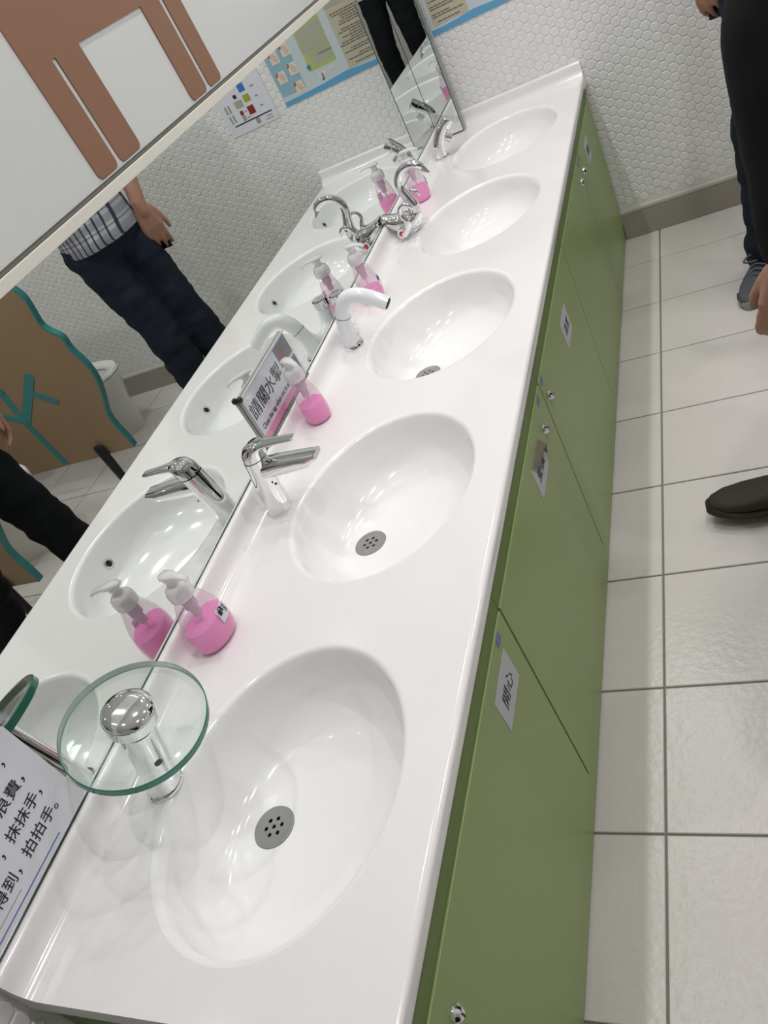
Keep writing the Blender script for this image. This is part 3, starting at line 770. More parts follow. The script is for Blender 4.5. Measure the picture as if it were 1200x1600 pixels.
put(shape2d('grey_rule', [rect(0.02, 0.680, 0.156, 0.6807)], 0.0003, inkgrey, nt_, FN2), nt_)

sg = thing('acrylic_sign', 'printed sign about closing the tap, in a clear holder against the mirror', 'sign', (0.003, 1.17, H + 0.053))
FS = basis((0.0045, 0, 0), (0, 1, 0), (0, 0, 1)); FS2 = basis((0.0057, 0, 0), (0, 1, 0), (0, 0, 1))
put(shape2d('card', [rect(1.050, 0.662, 1.296, 0.768)], 0.0010, paperw, sg, FS), sg)
put(text('chinese_words', '請關水掣', (1.054, 0.713, 1.217, 0.748), ink, sg, FS2), sg)
put(text('english_words', 'Close the tap when not in use', (1.062, 0.6815, 1.224, 0.6965), ink, sg, FS2), sg)
put(shape2d('pink_stripe', [rect(1.052, 0.663, 1.294, 0.6775)], 0.0003, pinkband, sg, FS2), sg)
ph = put(shape2d('photo', [rect(1.228, 0.722, 1.294, 0.766)], 0.0003, photodark, sg, FS2), sg)
put(shape2d('hand_print', [stroke((1.240, 0.733), (1.258, 0.745), 0.008), stroke((1.236, 0.728), (1.25, 0.728), 0.006), stroke((1.255, 0.742), (1.264, 0.732), 0.005)][0:1], 0.0003, skinprint, ph, basis((0.0061, 0, 0), (0, 1, 0), (0, 0, 1))), sg)
put(shape2d('photo', [rect(1.262, 0.679, 1.294, 0.716)], 0.0003, photodark, sg, FS2), sg)
put(MB().box((0.0062, 1.046, 0.659), (0.0077, 1.300, 0.771)).build('clear_cover', acryl, sg), sg)
put(MB().box((0.0012, 1.045, 0.658), (0.0085, 1.0475, 0.772)).build('frame_edge', linem, sg), sg)
put(MB().box((0.0012, 1.045, 0.7695), (0.0080, 1.301, 0.7715)).build('frame_edge', linem, sg), sg)
put(MB().box((0.0012, 1.045, 0.656), (0.0085, 1.301, 0.660)).build('frame_edge', inkgrey, sg), sg)
put(MB().ball((0.006, 1.046, 0.772), 0.0065, 14, 8).build('corner_clip', blackp, sg, smooth=True), sg)

# ---------------------------------------------------------------- posters on the far wall
FP = basis((0, L - 0.0028, 0), (1, 0, 0), (0, 0, 1))
def lay(k): return basis((0, L - 0.0028 - 0.0006 * k, 0), (1, 0, 0), (0, 0, 1))
po = thing('wall_poster', 'pale blue poster with beige and green text panels and blue bottom stripe', 'poster', (0.3, L - 0.003, 0.905))
put(shape2d('sheet', [rect(0.090, 0.905, 0.513, 1.205)], 0.0006, posterbg, po, FP), po)
put(shape2d('blue_stripe', [[(0.090, 0.905), (0.513, 0.905), (0.513, 0.921), (0.44, 0.921), (0.34, 0.9235), (0.24, 0.930), (0.19, 0.925), (0.14, 0.922), (0.090, 0.922)]], 0.0004, posterblue, po, lay(1)), po)
put(shape2d('beige_panel', [rect(0.102, 0.930, 0.228, 1.19)], 0.0004, beige, po, lay(1)), po)
put(shape2d('green_panel', [rect(0.258, 0.975, 0.368, 1.19)], 0.0004, pgreen, po, lay(1)), po)
put(shape2d('blue_column', [rect(0.408, 0.938, 0.509, 1.19)], 0.0004, postercol, po, lay(1)), po)
put(shape2d('beige_heading', [rect(0.120, 1.125, 0.228, 1.16)], 0.0004, sw_stone, po, lay(2)), po)
rr = random.Random(3)
z = 0.938
while z < 1.118:
    x = 0.108 + (0.012 if rr.random() < 0.3 else 0); x1 = rr.uniform(0.165, 0.222); bars = []
    if rr.random() < 0.8:
        while x < x1:
            w = rr.uniform(0.008, 0.022); bars.append(rect(x, z, min(x + w, x1 + .004), z + 0.0036)); x += w + 0.0022
        put(shape2d('text_line', bars, 0.0003, inkbrown, po, lay(2)), po)
    z += 0.0078
for z0, z1, a, b in ((0.990, 1.012, 0.262, 0.340), (1.018, 1.030, 0.262, 0.352), (1.036, 1.062, 0.264, 0.362), (1.068, 1.11, 0.262, 0.360), (1.12, 1.15, 0.27, 0.36)):
    put(shape2d('text_block', [rect(a, z0, b, z1)], 0.0003, sw_stone, po, lay(2)), po)
put(shape2d('text_line', [rect(0.262, 1.014, 0.312, 1.0165)], 0.0003, inkgrey, po, lay(3)), po)
put(shape2d('cloud_shape', [rrect(0.278, 0.956, 0.300, 0.966, 0.004), rrect(0.312, 0.950, 0.345, 0.962, 0.005)], 0.0003, cardw, po, lay(2)), po)
star = [(0.3665 + r * math.cos(a), 0.990 + 1.3 * r * math.sin(a)) for i in range(10) for r, a in [((0.010 if i % 2 == 0 else 0.005), PI / 2 + PI * i / 5)]]
put(shape2d('teal_star', [star], 0.0003, birdm, po, lay(2)), po)
put(shape2d('hook_mark', [[(0.329, 0.958), (0.332, 0.958), (0.332, 0.940), (0.338, 0.936), (0.337, 0.933), (0.329, 0.937)]], 0.0003, ink, po, lay(2)), po)
for cx, cz in ((0.421, 1.075), (0.473, 1.066), (0.424, 1.011), (0.478, 1.000), (0.430, 0.948), (0.425, 1.14), (0.475, 1.13)):
    cd = put(shape2d('picture_card', [rect(cx - 0.018, cz - 0.020, cx + 0.018, cz + 0.020)], 0.0004, cardw, po, lay(2)), po)
    put(shape2d('drawing', [stroke((cx - 0.004, cz - 0.006), (cx + 0.001, cz + 0.004), 0.009)], 0.0003, peach, cd, lay(3)), po)
    put(shape2d('corner_mark', [stroke((cx + 0.012, cz + 0.016), (cx + 0.016, cz + 0.010), 0.0045)], 0.0003, orange, cd, lay(3)), po)

sh = thing('info_sheet', 'white sheet with small coloured swatches taped to the tiled wall beside the poster', 'sheet', (0.66, L - 0.003, 0.886))
put(shape2d('sheet', [rrect(0.556, 0.886, 0.774, 1.19, 0.003)], 0.0006, paperw, sh, FP), sh)
for nm, m_, a in (('swatch', sw_blue, (0.632, 1.018, 0.660, 1.046)), ('swatch', sw_lime, (0.630, 0.980, 0.658, 1.006)), ('swatch', sw_red, (0.634, 0.936, 0.662, 0.966)), ('swatch', sw_navy, (0.680, 1.006, 0.694, 1.020)),
                  ('swatch', sw_stone, (0.668, 0.972, 0.702, 0.998)), ('swatch', sw_red, (0.684, 0.946, 0.698, 0.962)), ('swatch', sw_grey, (0.684, 0.925, 0.698, 0.944)), ('swatch', sw_grey, (0.634, 0.897, 0.652, 0.917)),
                  ('swatch', sw_blue, (0.635, 1.075, 0.660, 1.10))):
    put(shape2d(nm, [rect(*a)], 0.0004, m_, sh, lay(1)), sh)
put(shape2d('rule', [rect(0.574, 0.918, 0.744, 0.9225)], 0.0004, sw_navy, sh, lay(1)), sh)
for x in (0.727, 0.742):
    for z0, z1 in ((0.932, 0.960), (0.968, 0.996)):
        put(shape2d('bar', [rect(x, z0, x + 0.0075, z1)], 0.0004, sw_grey, sh, lay(1)), sh)
for a in ((0.594, 1.02, 0.612, 1.024), (0.596, 0.984, 0.610, 0.988), (0.594, 0.948, 0.608, 0.952), (0.578, 0.906, 0.604, 0.909), (0.578, 0.897, 0.612, 0.8995), (0.668, 0.952, 0.678, 0.955), (0.664, 0.93, 0.68, 0.933)):
    put(shape2d('text_line', [rect(*a)], 0.0003, inkgrey, sh, lay(1)), sh)

# ---------------------------------------------------------------- toilet partitions and toilets (seen in the mirror)
def partition(y, label):
    t = thing('toilet_partition', label, 'partition', (2.0, y, 0.0), group='tan toilet partitions')
    edge = [(1.424, 0.149), (1.424, 0.20), (1.432, 0.27), (1.426, 0.32), (1.385, 0.40), (1.356, 0.47), (1.352, 0.54), (1.368, 0.61), (1.366, 0.665), (1.395, 0.70), (1.412, 0.735), (1.402, 0.79), (1.396, 0.85), (1.43, 0.91), (1.50, 0.96), (1.58, 0.985), (1.68, 1.02), (1.80, 1.045), (1.95, 1.05), (2.2, 1.06), (2.45, 1.05)]
    sm = [(p.x, p.y) for p in catmull([(a, b, 0) for a, b in edge], 4)]
    outline = [(2.66, 0.149)] + [(1.424, 0.149)] + sm[1:] + [(2.66, 1.05)]
    fr = basis((0, y + 0.011, 0), (1, 0, 0), (0, 0, 1))
    put(shape2d('board', [outline], 0.022, tan, t, fr), t)
    mbx = MB()
    for off in (0.0,):
        rings = []
        for i, (a, b) in enumerate(sm):
            a2, b2 = sm[min(i + 1, len(sm) - 1)]; a0, b0 = sm[max(i - 1, 0)]
            d = Vector((a2 - a0, b2 - b0, 0)).normalized(); nx, nz = -d.y, d.x
            rings.append([(a + nx * 0.004, y - 0.0122, b + nz * 0.004), (a + nx * 0.004, y + 0.0122, b + nz * 0.004), (a - nx * 0.004, y + 0.0122, b - nz * 0.004), (a - nx * 0.004, y - 0.0122, b - nz * 0.004)])
        mbx.loft(rings)
    put(mbx.build('edge_band', teal, t, smooth=True, angle=40), t)
    for kb, (p0, p1, w) in enumerate((((1.814, 0.170), (1.836, 0.385), 0.018), ((1.836, 0.385), (1.828, 0.55), 0.018), ((1.822, 0.40), (1.640, 0.565), 0.020), ((1.70, 0.51), (1.610, 0.440), 0.014), ((1.838, 0.40), (1.93, 0.455), 0.014), ((1.828, 0.55), (1.88, 0.63), 0.016))):
        put(shape2d('tree_branch', [stroke(p0, p1, w)], 0.001 + 0.0006 * kb, teal, t, basis((0, y - 0.0111, 0), (1, 0, 0), (0, 0, 1))), t)
    for x in (1.575, 2.45):
        f = MB()
        f.tube([(x, y - 0.026, 0.205), (x, y - 0.026, 0.198), (x, y - 0.026, 0.11), (x, y - 0.026, 0.004)], [0.020, 0.027, 0.026, 0.022], 16, flat=0.5, side=(0, 1, 0))
        f.lathe([(0.024, 0.0), (0.024, 0.008), (0.014, 0.014)], (x, y - 0.026, 0.0), n=20)
        put(f.build('leg', blackp, t, smooth=True, angle=50), t)
    return t
partition(2.12, 'tan wavy-edged toilet partition with a teal branch, farther one, in front of the far toilet')
partition(1.385, 'tan wavy-edged toilet partition with a teal branch, nearer one, between camera and near toilet')
TX = 1.975
def toilet(y, label):
    t = thing('toilet', label, 'toilet', (2.1, y, 0.0), group='small white toilets')
    def egg(cx, front, back, w, z, n=36):
        out = []
        for j in range(n):
            a = 2 * PI * j / n; c, s = math.cos(a), math.sin(a)
            out.append((cx + (back if c > 0 else front) * c, y + w * s, z))
        return out
    put(MB().loft([egg(TX, 0.22, 0.20, 0.125, 0.0), egg(TX, 0.225, 0.20, 0.13, 0.02), egg(TX, 0.235, 0.20, 0.135, 0.15), egg(TX, 0.275, 0.20, 0.150, 0.25), egg(TX, 0.290, 0.20, 0.158, 0.285), egg(TX, 0.288, 0.20, 0.156, 0.292), egg(TX - 0.02, 0.215, 0.12, 0.105, 0.290), egg(TX - 0.02, 0.19, 0.10, 0.09, 0.22), egg(TX, 0.08, 0.05, 0.05, 0.15)]).build('bowl', ceramic, t, smooth=True, angle=50), t)
    put(MB().loft([egg(TX, 0.288, 0.19, 0.158, 0.2945), egg(TX, 0.292, 0.19, 0.16, 0.302), egg(TX, 0.286, 0.19, 0.156, 0.312), egg(TX - 0.015, 0.225, 0.12, 0.108, 0.312), egg(TX - 0.015, 0.215, 0.115, 0.102, 0.302), egg(TX - 0.015, 0.22, 0.115, 0.105, 0.2945), egg(TX, 0.288, 0.19, 0.158, 0.2945)], False, False).build('seat', ceramic, t, smooth=True, angle=50), t)
    put(MB().box((TX + 0.205, y - 0.165, 0.26), (TX + 0.35, y + 0.165, 0.58)).build('tank', ceramic, t, smooth=True, angle=40, bevel=0.02, seg=4), t)
    put(MB().box((TX + 0.195, y - 0.175, 0.582), (TX + 0.355, y + 0.175, 0.605)).build('tank_lid', ceramic, t, bevel=0.008, seg=3), t)
    put(MB().lathe([(0.02, 0), (0.02, 0.006), (0.016, 0.008)], (TX + 0.275, y, 0.605), n=24).build('flush_button', chrome, t, smooth=True, angle=40), t)
toilet(2.55, 'small white toilet beside the far tiled wall, behind the farther partition')
toilet(1.80, 'small white toilet between the two tan partitions')

# ---------------------------------------------------------------- people
def remeshed(name, mb, voxel, m, parent, smooth_it=6, ripple=None):
    me = mb.mesh(name)
    tmp = bpy.data.objects.new('tmp', me); COL.objects.link(tmp)
    r = tmp.modifiers.new('r', 'REMESH'); r.mode = 'VOXEL'; r.voxel_size = voxel
    s = tmp.modifiers.new('s', 'SMOOTH'); s.iterations = smooth_it; s.factor = 0.5
    dg = bpy.context.evaluated_depsgraph_get(); dg.update()
    me2 = bpy.data.meshes.new_from_object(tmp.evaluated_get(dg)); me2.name = name
    bpy.data.objects.remove(tmp); bpy.data.meshes.remove(me)
    if ripple:
        from mathutils import noise as nz
        amp, fz, fx = ripple
        nn = [v.normal.copy() for v in me2.vertices]
        for v, n_ in zip(me2.vertices, nn):
            c = v.co
            k = nz.noise(Vector((c.x * fx, c.y * fx, c.z * fz))) + 0.5 * nz.noise(Vector((c.x * fx * 2 + 9, c.y * fx * 2, c.z * fz * 2)))
            v.co = c + n_ * amp * k
    me2.materials.clear()
    o = link(name, me2, parent, m, True)
    o.matrix_parent_inverse = parent.matrix_basis.inverted()
    return o
def limb(mb, a, b, r0, r1, n=18, k=5, round0=True, round1=True):
    """rounded cone"""
    a = Vector(a); b = Vector(b); d = (b - a).normalized(); pts = []; rad = []
    if round0:
        for i in range(k, 0, -1):
            t = PI / 2 * i / k; pts.append(a - d * r0 * math.sin(t) * 0.999); rad.append(max(r0 * math.cos(t), r0 * 0.06))
    pts.append(a); rad.append(r0); pts.append(b); rad.append(r1)
    if round1:
        for i in range(1, k + 1):
            t = PI / 2 * i / k; pts.append(b + d * r1 * math.sin(t) * 0.999); rad.append(max(r1 * math.cos(t), r1 * 0.06))
    mb.tube(pts, rad, n)
def torso(mb, rows, side):
    """rows: (centre, half width, half depth); closed loft with rounded ends"""
    side = Vector(side).normalized(); fw = side.cross(Vector((0, 0, -1))).normalized(); rings = []
    for c, w, d in rows:
        c = Vector(c)
        rings.append([c + side * w * math.cos(2 * PI * j / 28) + fw * d * math.sin(2 * PI * j / 28) for j in range(28)])
    mb.loft(rings)
def hand(mb, wrist, d, n, thumb, size=1.0, curl=0.35):
    """palm + four fingers + thumb. d: pointing direction, n: palm normal (fingers curl towards it), thumb: side of thumb"""
    d = Vector(d).normalized(); n = Vector(n); n = (n - d * n.dot(d)).normalized(); s = Vector(thumb); s = (s - d * s.dot(d) - n * s.dot(n)).normalized()
    w = Vector(wrist); S = size
    limb(mb, w - d * 0.01 * S, w + d * 0.02 * S, 0.026 * S, 0.026 * S)
    for k in (-1.5, -0.5, 0.5, 1.5):
        limb(mb, w + d * 0.02 * S + s * k * 0.014 * S, w + d * 0.082 * S + s * k * 0.0195 * S, 0.0150 * S, 0.0115 * S)
    lens = {1.5: (0.040, 0.026, 0.020), 0.5: (0.044, 0.029, 0.022), -0.5: (0.041, 0.027, 0.021), -1.5: (0.032, 0.020, 0.018)}
    for k, ls in lens.items():
        p = w + d * 0.086 * S + s * k * 0.0200 * S; ang = curl * (1.0 if k > 0 else 1.25); a = ang * 0.6
        for i, l in enumerate(ls):
            dd = d * math.cos(a) + n * math.sin(a) + s * k * 0.05
            q = p + dd * l * S; r = (0.0088, 0.0082, 0.0076, 0.0068)
            limb(mb, p, q, r[i] * S, r[i + 1] * S, 12, 4); p = q; a += ang
    p = w + d * 0.022 * S + s * 0.026 * S
    for dd, l, r0, r1 in ((d * 0.85 + s * 0.42 + n * 0.3, 0.042, 0.0135, 0.0105), (d * 0.88 + s * 0.28 + n * 0.3, 0.032, 0.0105, 0.0092), (d * 0.95 + s * 0.05 + n * 0.3, 0.024, 0.0092, 0.0075)):
        q = p + dd.normalized() * l * S; limb(mb, p, q, r0 * S, r1 * S, 12, 4); p = q
def head(t, body_mb, c, fw, side, skin_hair=True):
    c = Vector(c); fw = Vector(fw).normalized(); side = Vector(side).normalized(); up = Vector((0, 0, 1))
    limb(body_mb, c + up * 0.025 - fw * 0.015, c + up * 0.03 + fw * 0.012, 0.084, 0.080, 22, 7)
    limb(body_mb, c - up * 0.045 + fw * 0.020, c - up * 0.075 + fw * 0.048, 0.060, 0.036, 18, 6)
    limb(body_mb, c + up * 0.012 + fw * 0.088, c - up * 0.022 + fw * 0.104, 0.009, 0.013, 12, 4)      # nose
    limb(body_mb, c - up * 0.052 + fw * 0.080 - side * 0.018, c - up * 0.052 + fw * 0.080 + side * 0.018, 0.009, 0.009, 12, 4)   # lips
    for s in (-1, 1):
        limb(body_mb, c + side * s * 0.082 + up * 0.012 - fw * 0.012, c + side * s * 0.080 - up * 0.026 - fw * 0.004, 0.014, 0.009, 10, 4)
        e = MB().ball(tuple(c + side * s * 0.031 + fw * 0.080 + up * 0.008), 0.0135, 14, 10)
        put(e.build('eye', eyew, t, smooth=True), t)
        pu = MB().ball(tuple(c + side * s * 0.031 + fw * 0.0915 + up * 0.008), 0.0055, 12, 8)
        put(pu.build('pupil', hairm, t, smooth=True), t)
    hb = MB()
    limb(hb, c + up * 0.052 - fw * 0.030, c + up * 0.055 + fw * 0.012, 0.088, 0.080, 22, 7)
    limb(hb, c + up * 0.0 - fw * 0.050, c + up * 0.03 - fw * 0.040, 0.070, 0.075, 20, 6)
    for s in (-1, 1): limb(hb, c + side * s * 0.060 + up * 0.035 - fw * 0.02, c + side * s * 0.068 + up * 0.0 - fw * 0.018, 0.03, 0.02, 12, 4)
    remeshed('hair', hb, 0.007, hairm, t, 3, (0.004, 60, 60))
def shoe(t, heel, toe, m_up, m_sole, width=0.048, high=0.085, laces=None, band=None, lift=0.0):
    heel = Vector(heel); toe = Vector(toe); d = toe - heel; ln = d.length; d.normalize(); s = d.cross(Vector((0, 0, 1))).normalized(); up = s.cross(d)
    def ring(u, w, z0, z1, n=20, pw=0.75):
        out = []
        for j in range(n):
            a = 2 * PI * j / n; c, sn = math.cos(a), math.sin(a)
            out.append(heel + d * (u * ln) + s * w * math.copysign(abs(c) ** pw, c) + up * ((z0 + z1) / 2 + (z1 - z0) / 2 * math.copysign(abs(sn) ** pw, sn)))
        return out
    wid = [(0.0, 0.45), (0.03, 0.62), (0.12, 0.74), (0.3, 0.74), (0.5, 0.84), (0.68, 1.0), (0.82, 0.94), (0.93, 0.68), (0.985, 0.36), (1.0, 0.12)]
    so = put(MB().loft([ring(u, w * width * 1.05, 0.0, 0.024 + (0.006 if u > 0.9 else 0.0)) for u, w in wid]).build('sole', m_sole, t, smooth=True, angle=60), t)
    hs = [(0.012, 0.50, 0.080), (0.05, 0.64, 0.092), (0.15, 0.70, high + 0.005), (0.30, 0.70, high), (0.45, 0.76, high * 0.86), (0.6, 0.88, 0.062), (0.75, 0.93, 0.050), (0.88, 0.76, 0.043), (0.96, 0.45, 0.036), (0.985, 0.2, 0.030)]
    u_ = put(MB().loft([ring(u, w * width, 0.014, h) for u, w, h in hs]).build('shoe', m_up, t, smooth=True, angle=60), t)
    so.parent = u_; put(so, t)
    if band: 
        b = put(MB().loft([ring(u, w * width * 1.07, z0, z1) for u, w, z0, z1 in ((0.80, 0.96, 0.020, 0.032), (0.90, 0.78, 0.020, 0.032), (0.965, 0.50, 0.020, 0.032), (0.995, 0.16, 0.021, 0.031))]).build('toe_band', band, u_, smooth=True, angle=60), t)
    if laces:
        lb = MB()
        for i in range(5):
            u = 0.46 + i * 0.06; z = high * 0.92 - i * 0.0075
            c = heel + d * (u * ln) + up * z
            lb.tube(catmull([c - s * 0.026 - up * 0.006, c - s * 0.01 + up * 0.004 + d * 0.004, c + s * 0.01 + up * 0.004, c + s * 0.026 - up * 0.006 + d * 0.006], 4), 0.0032, 8)
        c = heel + d * (0.46 * ln) + up * (high * 0.93)
        for k in (-1, 1):
            lb.tube(catmull([c, c + s * k * 0.025 + up * 0.018, c + s * k * 0.042 + up * 0.006 + d * 0.02, c + s * k * 0.016 + up * 0.002 + d * 0.012, c], 5), 0.003, 8)
        put(lb.build('laces', laces, u_, smooth=True), t)
def person(label, J, top_m, leg_m, shoe_m, sole_m, fw, sleeve='long', hands=None, shoes=None, jacket_hem=0.86, arm_r=1.0, ripple=0.006, laces=None, band=None, slim=1.0):
    """J: joints in world space. Body is one skinned surface; garments are separate surfaces over it."""
    base = Vector((J['hips'][0], J['hips'][1], 0))
    t = thing('person', label, 'person', base)
    fw = Vector(fw).normalized(); side = fw.cross(Vector((0, 0, 1))).normalized()    # the person's right
    V = {k: Vector(v) for k, v in J.items()}
    b = MB()
    hp, ch = V['hips'], V['chest']; mid = (hp + ch) / 2
    torso(b, [(hp - Vector((0, 0, 0.10)), 0.08, 0.06), (hp - Vector((0, 0, 0.04)), 0.145 * slim, 0.095), (hp + Vector((0, 0, 0.08)), 0.14 * slim, 0.095), (mid, 0.135 * slim, 0.092), (ch - Vector((0, 0, 0.05)), 0.155, 0.105), (ch + Vector((0, 0, 0.06)), 0.165, 0.10), (ch + Vector((0, 0, 0.13)), 0.13, 0.08), (ch + Vector((0, 0, 0.17)), 0.07, 0.06)], side)
    limb(b, ch + Vector((0, 0, 0.13)), V['head'] - Vector((0, 0, 0.06)) - fw * 0.012, 0.058, 0.054)
    head(t, b, V['head'], fw, side)
    for q in ('r', 'l'):
        limb(b, V['sh_' + q], V['el_' + q], 0.044, 0.036); limb(b, V['el_' + q], V['wr_' + q], 0.037, 0.0255)
        limb(b, ch + Vector((0, 0, 0.08)), V['sh_' + q], 0.06, 0.05)
        limb(b, V['hip_' + q], V['kn_' + q], 0.072 * slim, 0.052); limb(b, V['kn_' + q] , V['kn_' + q] * 0.6 + V['an_' + q] * 0.4, 0.052, 0.053); limb(b, V['kn_' + q] * 0.6 + V['an_' + q] * 0.4, V['an_' + q], 0.052, 0.035)
        limb(b, V['an_' + q] - Vector((0, 0, 0.03)), V['an_' + q] - Vector((0, 0, 0.035)) + (V['toe_' + q] - V['an_' + q]) * 0.35, 0.028, 0.016)
        hd = hands[q]
        hand(b, V['wr_' + q] , hd[0], hd[1], hd[2], 1.0, hd[3])
    remeshed('body', b, 0.0052, skin, t, 3)
    # trousers
    m = MB()
    torso(m, [(hp - Vector((0, 0, 0.12)), 0.10, 0.075), (hp - Vector((0, 0, 0.05)), 0.168 * slim, 0.115), (hp + Vector((0, 0, 0.06)), 0.163 * slim, 0.115), (hp + Vector((0, 0, 0.11)), 0.155 * slim, 0.112)], side)
    for q in ('r', 'l'):
        kn, an = V['kn_' + q], V['an_' + q]
        limb(m, V['hip_' + q], kn, 0.093 * slim, 0.072 * (slim + 1) / 2); limb(m, kn, an + (kn - an) * 0.05, 0.072, 0.060, round1=False)
        limb(m, an + (kn - an) * 0.16, an - (kn - an) * 0.10, 0.064, 0.068, round0=True, round1=False)
    remeshed('trousers', m, 0.008, leg_m, t, 4, (ripple, 22, 9))
    # top garment
    m = MB(); hz = jacket_hem
    low = hp.copy(); low.z = hz
    torso(m, [(low, 0.178 * slim, 0.132), (Vector((hp.x, hp.y, (hz + mid.z) / 2)), 0.165 * slim, 0.125), (mid, 0.158 * slim, 0.118), (ch - Vector((0, 0, 0.04)), 0.178, 0.128), (ch + Vector((0, 0, 0.07)), 0.182, 0.118), (ch + Vector((0, 0, 0.135)), 0.145, 0.095), (ch + Vector((0, 0, 0.165)), 0.078, 0.072)], side)
    for q in ('r', 'l'):
        limb(m, ch + Vector((0, 0, 0.085)), V['sh_' + q], 0.075, 0.066)
        if sleeve == 'long':
            limb(m, V['sh_' + q], V['el_' + q], 0.064 * arm_r, 0.056 * arm_r); limb(m, V['el_' + q], V['wr_' + q], 0.056 * arm_r, 0.045 * arm_r, round1=False)
        else:
            e = V['sh_' + q] + (V['el_' + q] - V['sh_' + q]) * 0.8
            limb(m, V['sh_' + q], e, 0.066, 0.066, round1=False)
    remeshed('jacket' if sleeve == 'long' else 'shirt', m, 0.008, top_m, t, 3, (ripple * 0.6, 14, 12))
    for q in ('r', 'l'):
        h_, to_ = shoes[q]
        shoe(t, h_, to_, shoe_m, sole_m, laces=laces, band=band)
    return t

# man in the plaid shirt, by the far wall (direct: right edge; mirrored: under the panel)
JP = dict(hips=(1.072, 2.275, 0.92), chest=(1.085, 2.285, 1.28), head=(1.06, 2.265, 1.60),
          sh_r=(0.975, 2.425, 1.34), el_r=(0.935, 2.445, 1.12), wr_r=(0.918, 2.352, 0.915),
          sh_l=(1.195, 2.14, 1.34), el_l=(1.215, 2.10, 1.09), wr_l=(1.07, 2.06, 1.22),
          hip_r=(1.025, 2.335, 0.88), kn_r=(0.985, 2.345, 0.48), an_r=(0.955, 2.37, 0.085), toe_r=(0.88, 2.2, 0.03),
          hip_l=(1.118, 2.212, 0.88), kn_l=(1.040, 2.215, 0.50), an_l=(1.035, 2.215, 0.085), toe_l=(0.985, 2.02, 0.03))
fwP = (-0.8, -0.6, 0)
person('man in plaid shirt, navy jeans and grey trainers by the far wall', JP, plaid, jeans, shoeg, soleg, fwP, sleeve='short',
       hands={'r': ((0.0, -0.04, -1), (0.55, 0.75, 0), (-0.75, -0.5, 0), 0.35), 'l': ((-0.8, -0.1, 0.5), (0.3, 0.9, 0.2), (0.3, 0.1, 0.9), 0.5)},
       shoes={'r': ((0.972, 2.440, 0.0), (0.872, 2.180, 0.0)), 'l': ((1.055, 2.285, 0.0), (0.975, 2.015, 0.0))}, jacket_hem=0.875, ripple=0.007, slim=0.86, laces=lacem, band=soled)
ph = thing('phone', 'black phone held in the hanging hand of the man in the plaid shirt', 'phone', (0.94, 2.40, 0.75))
put(MB().box((0.912, 2.380, 0.742), (0.978, 2.389, 0.865)).build('phone_case', blackp, ph, bevel=0.003), ph)
put(MB().box((0.915, 2.389, 0.749), (0.975, 2.3898, 0.858)).build('screen', ink, ph), ph)
put(MB().box((0.9112, 2.3825, 0.743), (0.9122, 2.3870, 0.864)).build('phone_rim', silver, ph), ph)
bp = thing('backpack', 'black backpack on the back of the man in the plaid shirt', 'backpack', (1.12, 2.46, 0.95))
mb = MB()
sideP = Vector(fwP).normalized().cross(Vector((0, 0, 1))).normalized(); backP = -Vector(fwP).normalized()
cb = Vector(JP['chest']) + backP * 0.19
rings = []
for z, k in ((-0.33, 0.75), (-0.315, 0.92), (-0.27, 1.0), (-0.05, 1.0), (0.05, 0.93), (0.10, 0.75), (0.12, 0.45)):
    rings.append([cb + Vector((0, 0, z)) + sideP * 0.155 * k * math.copysign(abs(math.cos(2 * PI * j / 24)) ** 0.5, math.cos(2 * PI * j / 24)) + backP * 0.055 * k * math.copysign(abs(math.sin(2 * PI * j / 24)) ** 0.6, math.sin(2 * PI * j / 24)) for j in range(24)])
bag = put(mb.loft(rings).build('bag', coatm, bp, smooth=True, angle=60), bp)
rings = [[p + backP * 0.045 - Vector((0, 0, 0.0)) for p in r] for r in [[cb + Vector((0, 0, z)) + sideP * 0.11 * k * math.cos(2 * PI * j / 20) + backP * 0.03 * k * math.sin(2 * PI * j / 20) for j in range(20)] for z, k in ((-0.28, 0.8), (-0.25, 1.0), (-0.13, 1.0), (-0.10, 0.8))]]
put(MB().loft(rings).build('pocket', blackp, bp, smooth=True, angle=60), bp)

# walker in black, close to the camera at the right edge
JW = dict(hips=(1.165, 1.20, 0.90), chest=(1.135, 1.20, 1.27), head=(1.10, 1.20, 1.60),
          sh_r=(1.14, 1.385, 1.34), el_r=(1.105, 1.41, 1.06), wr_r=(1.035, 1.385, 0.835),
          sh_l=(1.115, 1.03, 1.34), el_l=(0.981, 1.005, 1.055), wr_l=(0.972, 1.00, 0.775),
          hip_r=(1.155, 1.285, 0.87), kn_r=(1.095, 1.315, 0.50), an_r=(1.01, 1.335, 0.105), toe_r=(0.76, 1.335, 0.04),
          hip_l=(1.175, 1.115, 0.87), kn_l=(1.20, 1.105, 0.48), an_l=(1.34, 1.11, 0.12), toe_l=(1.14, 1.10, 0.03))
person('person in black jacket and trousers walking to the counter in dark brown shoes, right edge', JW, coatm, blacktr, shoeb, shoeb, (-1, 0.0, 0), sleeve='long',
       hands={'r': ((-0.12, 0.0, -1), (0.2, -0.9, 0), (-0.95, 0, 0), 0.4), 'l': ((-0.36, 0.0, -1), (0.5, 0.9, 0), (-0.95, 0.1, 0), 0.45)},
       shoes={'r': ((1.045, 1.338, 0.002), (0.722, 1.330, 0.028)), 'l': ((1.395, 1.11, 0.035), (1.10, 1.10, 0.0))}, jacket_hem=0.80, arm_r=1.08, ripple=0.008)

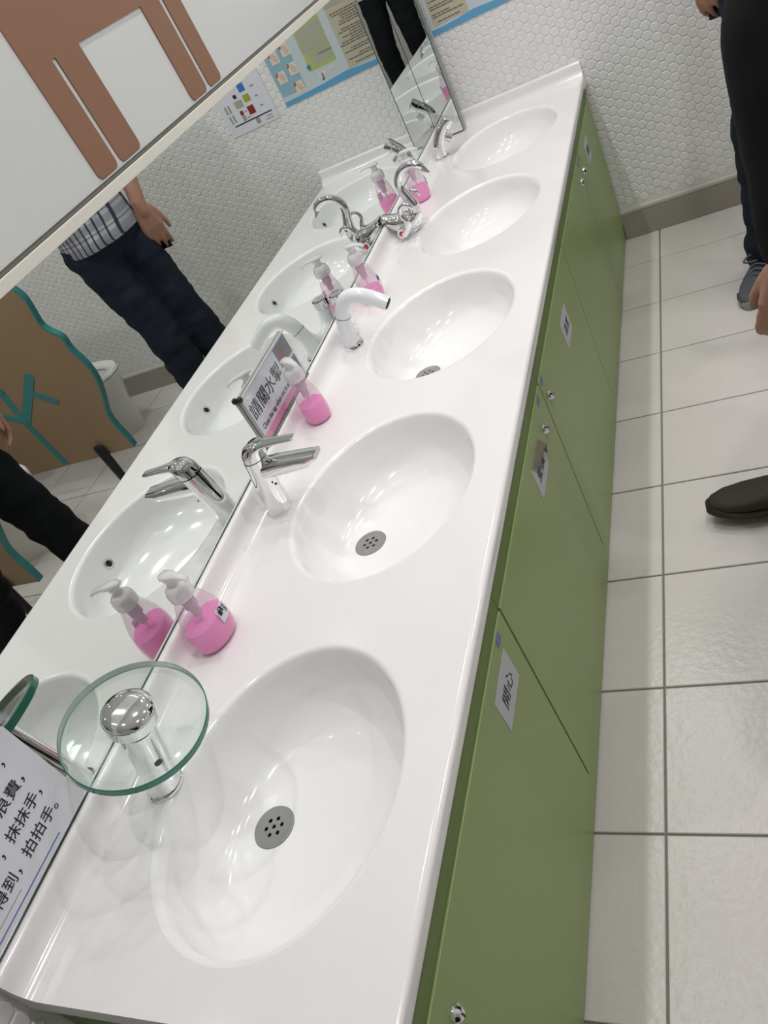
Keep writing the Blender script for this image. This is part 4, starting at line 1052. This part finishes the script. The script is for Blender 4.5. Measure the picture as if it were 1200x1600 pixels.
# photographer: only seen reflected in the side mirror
JF = dict(hips=(0.985, -0.40, 0.92), chest=(0.985, -0.43, 1.28), head=(0.97, -0.41, 1.60),
          sh_r=(1.165, -0.42, 1.34), el_r=(1.215, -0.34, 1.10), wr_r=(1.085, -0.225, 1.27),
          sh_l=(0.805, -0.43, 1.34), el_l=(0.745, -0.375, 1.10), wr_l=(0.815, -0.285, 1.30),
          hip_r=(1.07, -0.37, 0.88), kn_r=(1.095, -0.33, 0.49), an_r=(1.105, -0.39, 0.09), toe_r=(1.13, -0.22, 0.03),
          hip_l=(0.90, -0.37, 0.88), kn_l=(0.88, -0.33, 0.49), an_l=(0.88, -0.39, 0.09), toe_l=(0.86, -0.22, 0.03))
person('person in dark brown jacket and black trousers standing by the near end of the counter', JF, coatb, blacktr, shoeb, shoeb, (0, 1, 0), sleeve='long',
       hands={'r': ((-0.6, 0.25, 0.6), (-0.2, 0.9, -0.4), (-0.3, 0.5, 0.8), 0.55), 'l': ((0.5, 0.15, 0.6), (0.2, 0.9, -0.4), (0.3, 0.5, 0.8), 0.55)},
       shoes={'r': ((1.10, -0.46, 0.0), (1.135, -0.18, 0.0)), 'l': ((0.885, -0.46, 0.0), (0.855, -0.18, 0.0))}, jacket_hem=0.84)

# ---------------------------------------------------------------- ceiling downlights
rowname = {0.27: 'over the basins', 1.15: 'over the walkway', 2.05: 'over the toilets'}
cnt = {}
ords = ['nearest', 'second nearest', 'third nearest', 'farthest']
for x, y, k in LAMPS:
    cnt[x] = cnt.get(x, 0) + 1; nrow = sum(1 for a in LAMPS if a[0] == x)
    pos = ords[cnt[x] - 1] if cnt[x] < nrow else 'farthest'
    t = thing('ceiling_light', 'round recessed ceiling downlight %s, %s of its row' % (rowname[x], pos), 'ceiling light', (x, y, CZ), group='recessed ceiling downlights')
    MB().lathe([(0.055, -0.001), (0.055, -0.007), (0.048, -0.010), (0.036, -0.005), (0.036, -0.001)], n=32, cap0=False, cap1=False).build('trim_ring', ringm, t, smooth=True, angle=50)
    MB().lathe([(0.0355, -0.004), (0.0355, -0.002)], n=32).build('diffuser', diffm, t)
    ld = bpy.data.lights.new('downlight', 'AREA'); ld.shape = 'DISK'; ld.size = 0.06; ld.energy = LAMP_W * k
    ld.color = (1.0, 0.985, 0.985); ld.spread = math.radians(150)
    lo = bpy.data.objects.new('downlight', ld); COL.objects.link(lo); lo.parent = t; lo.location = (0, 0, -0.014)
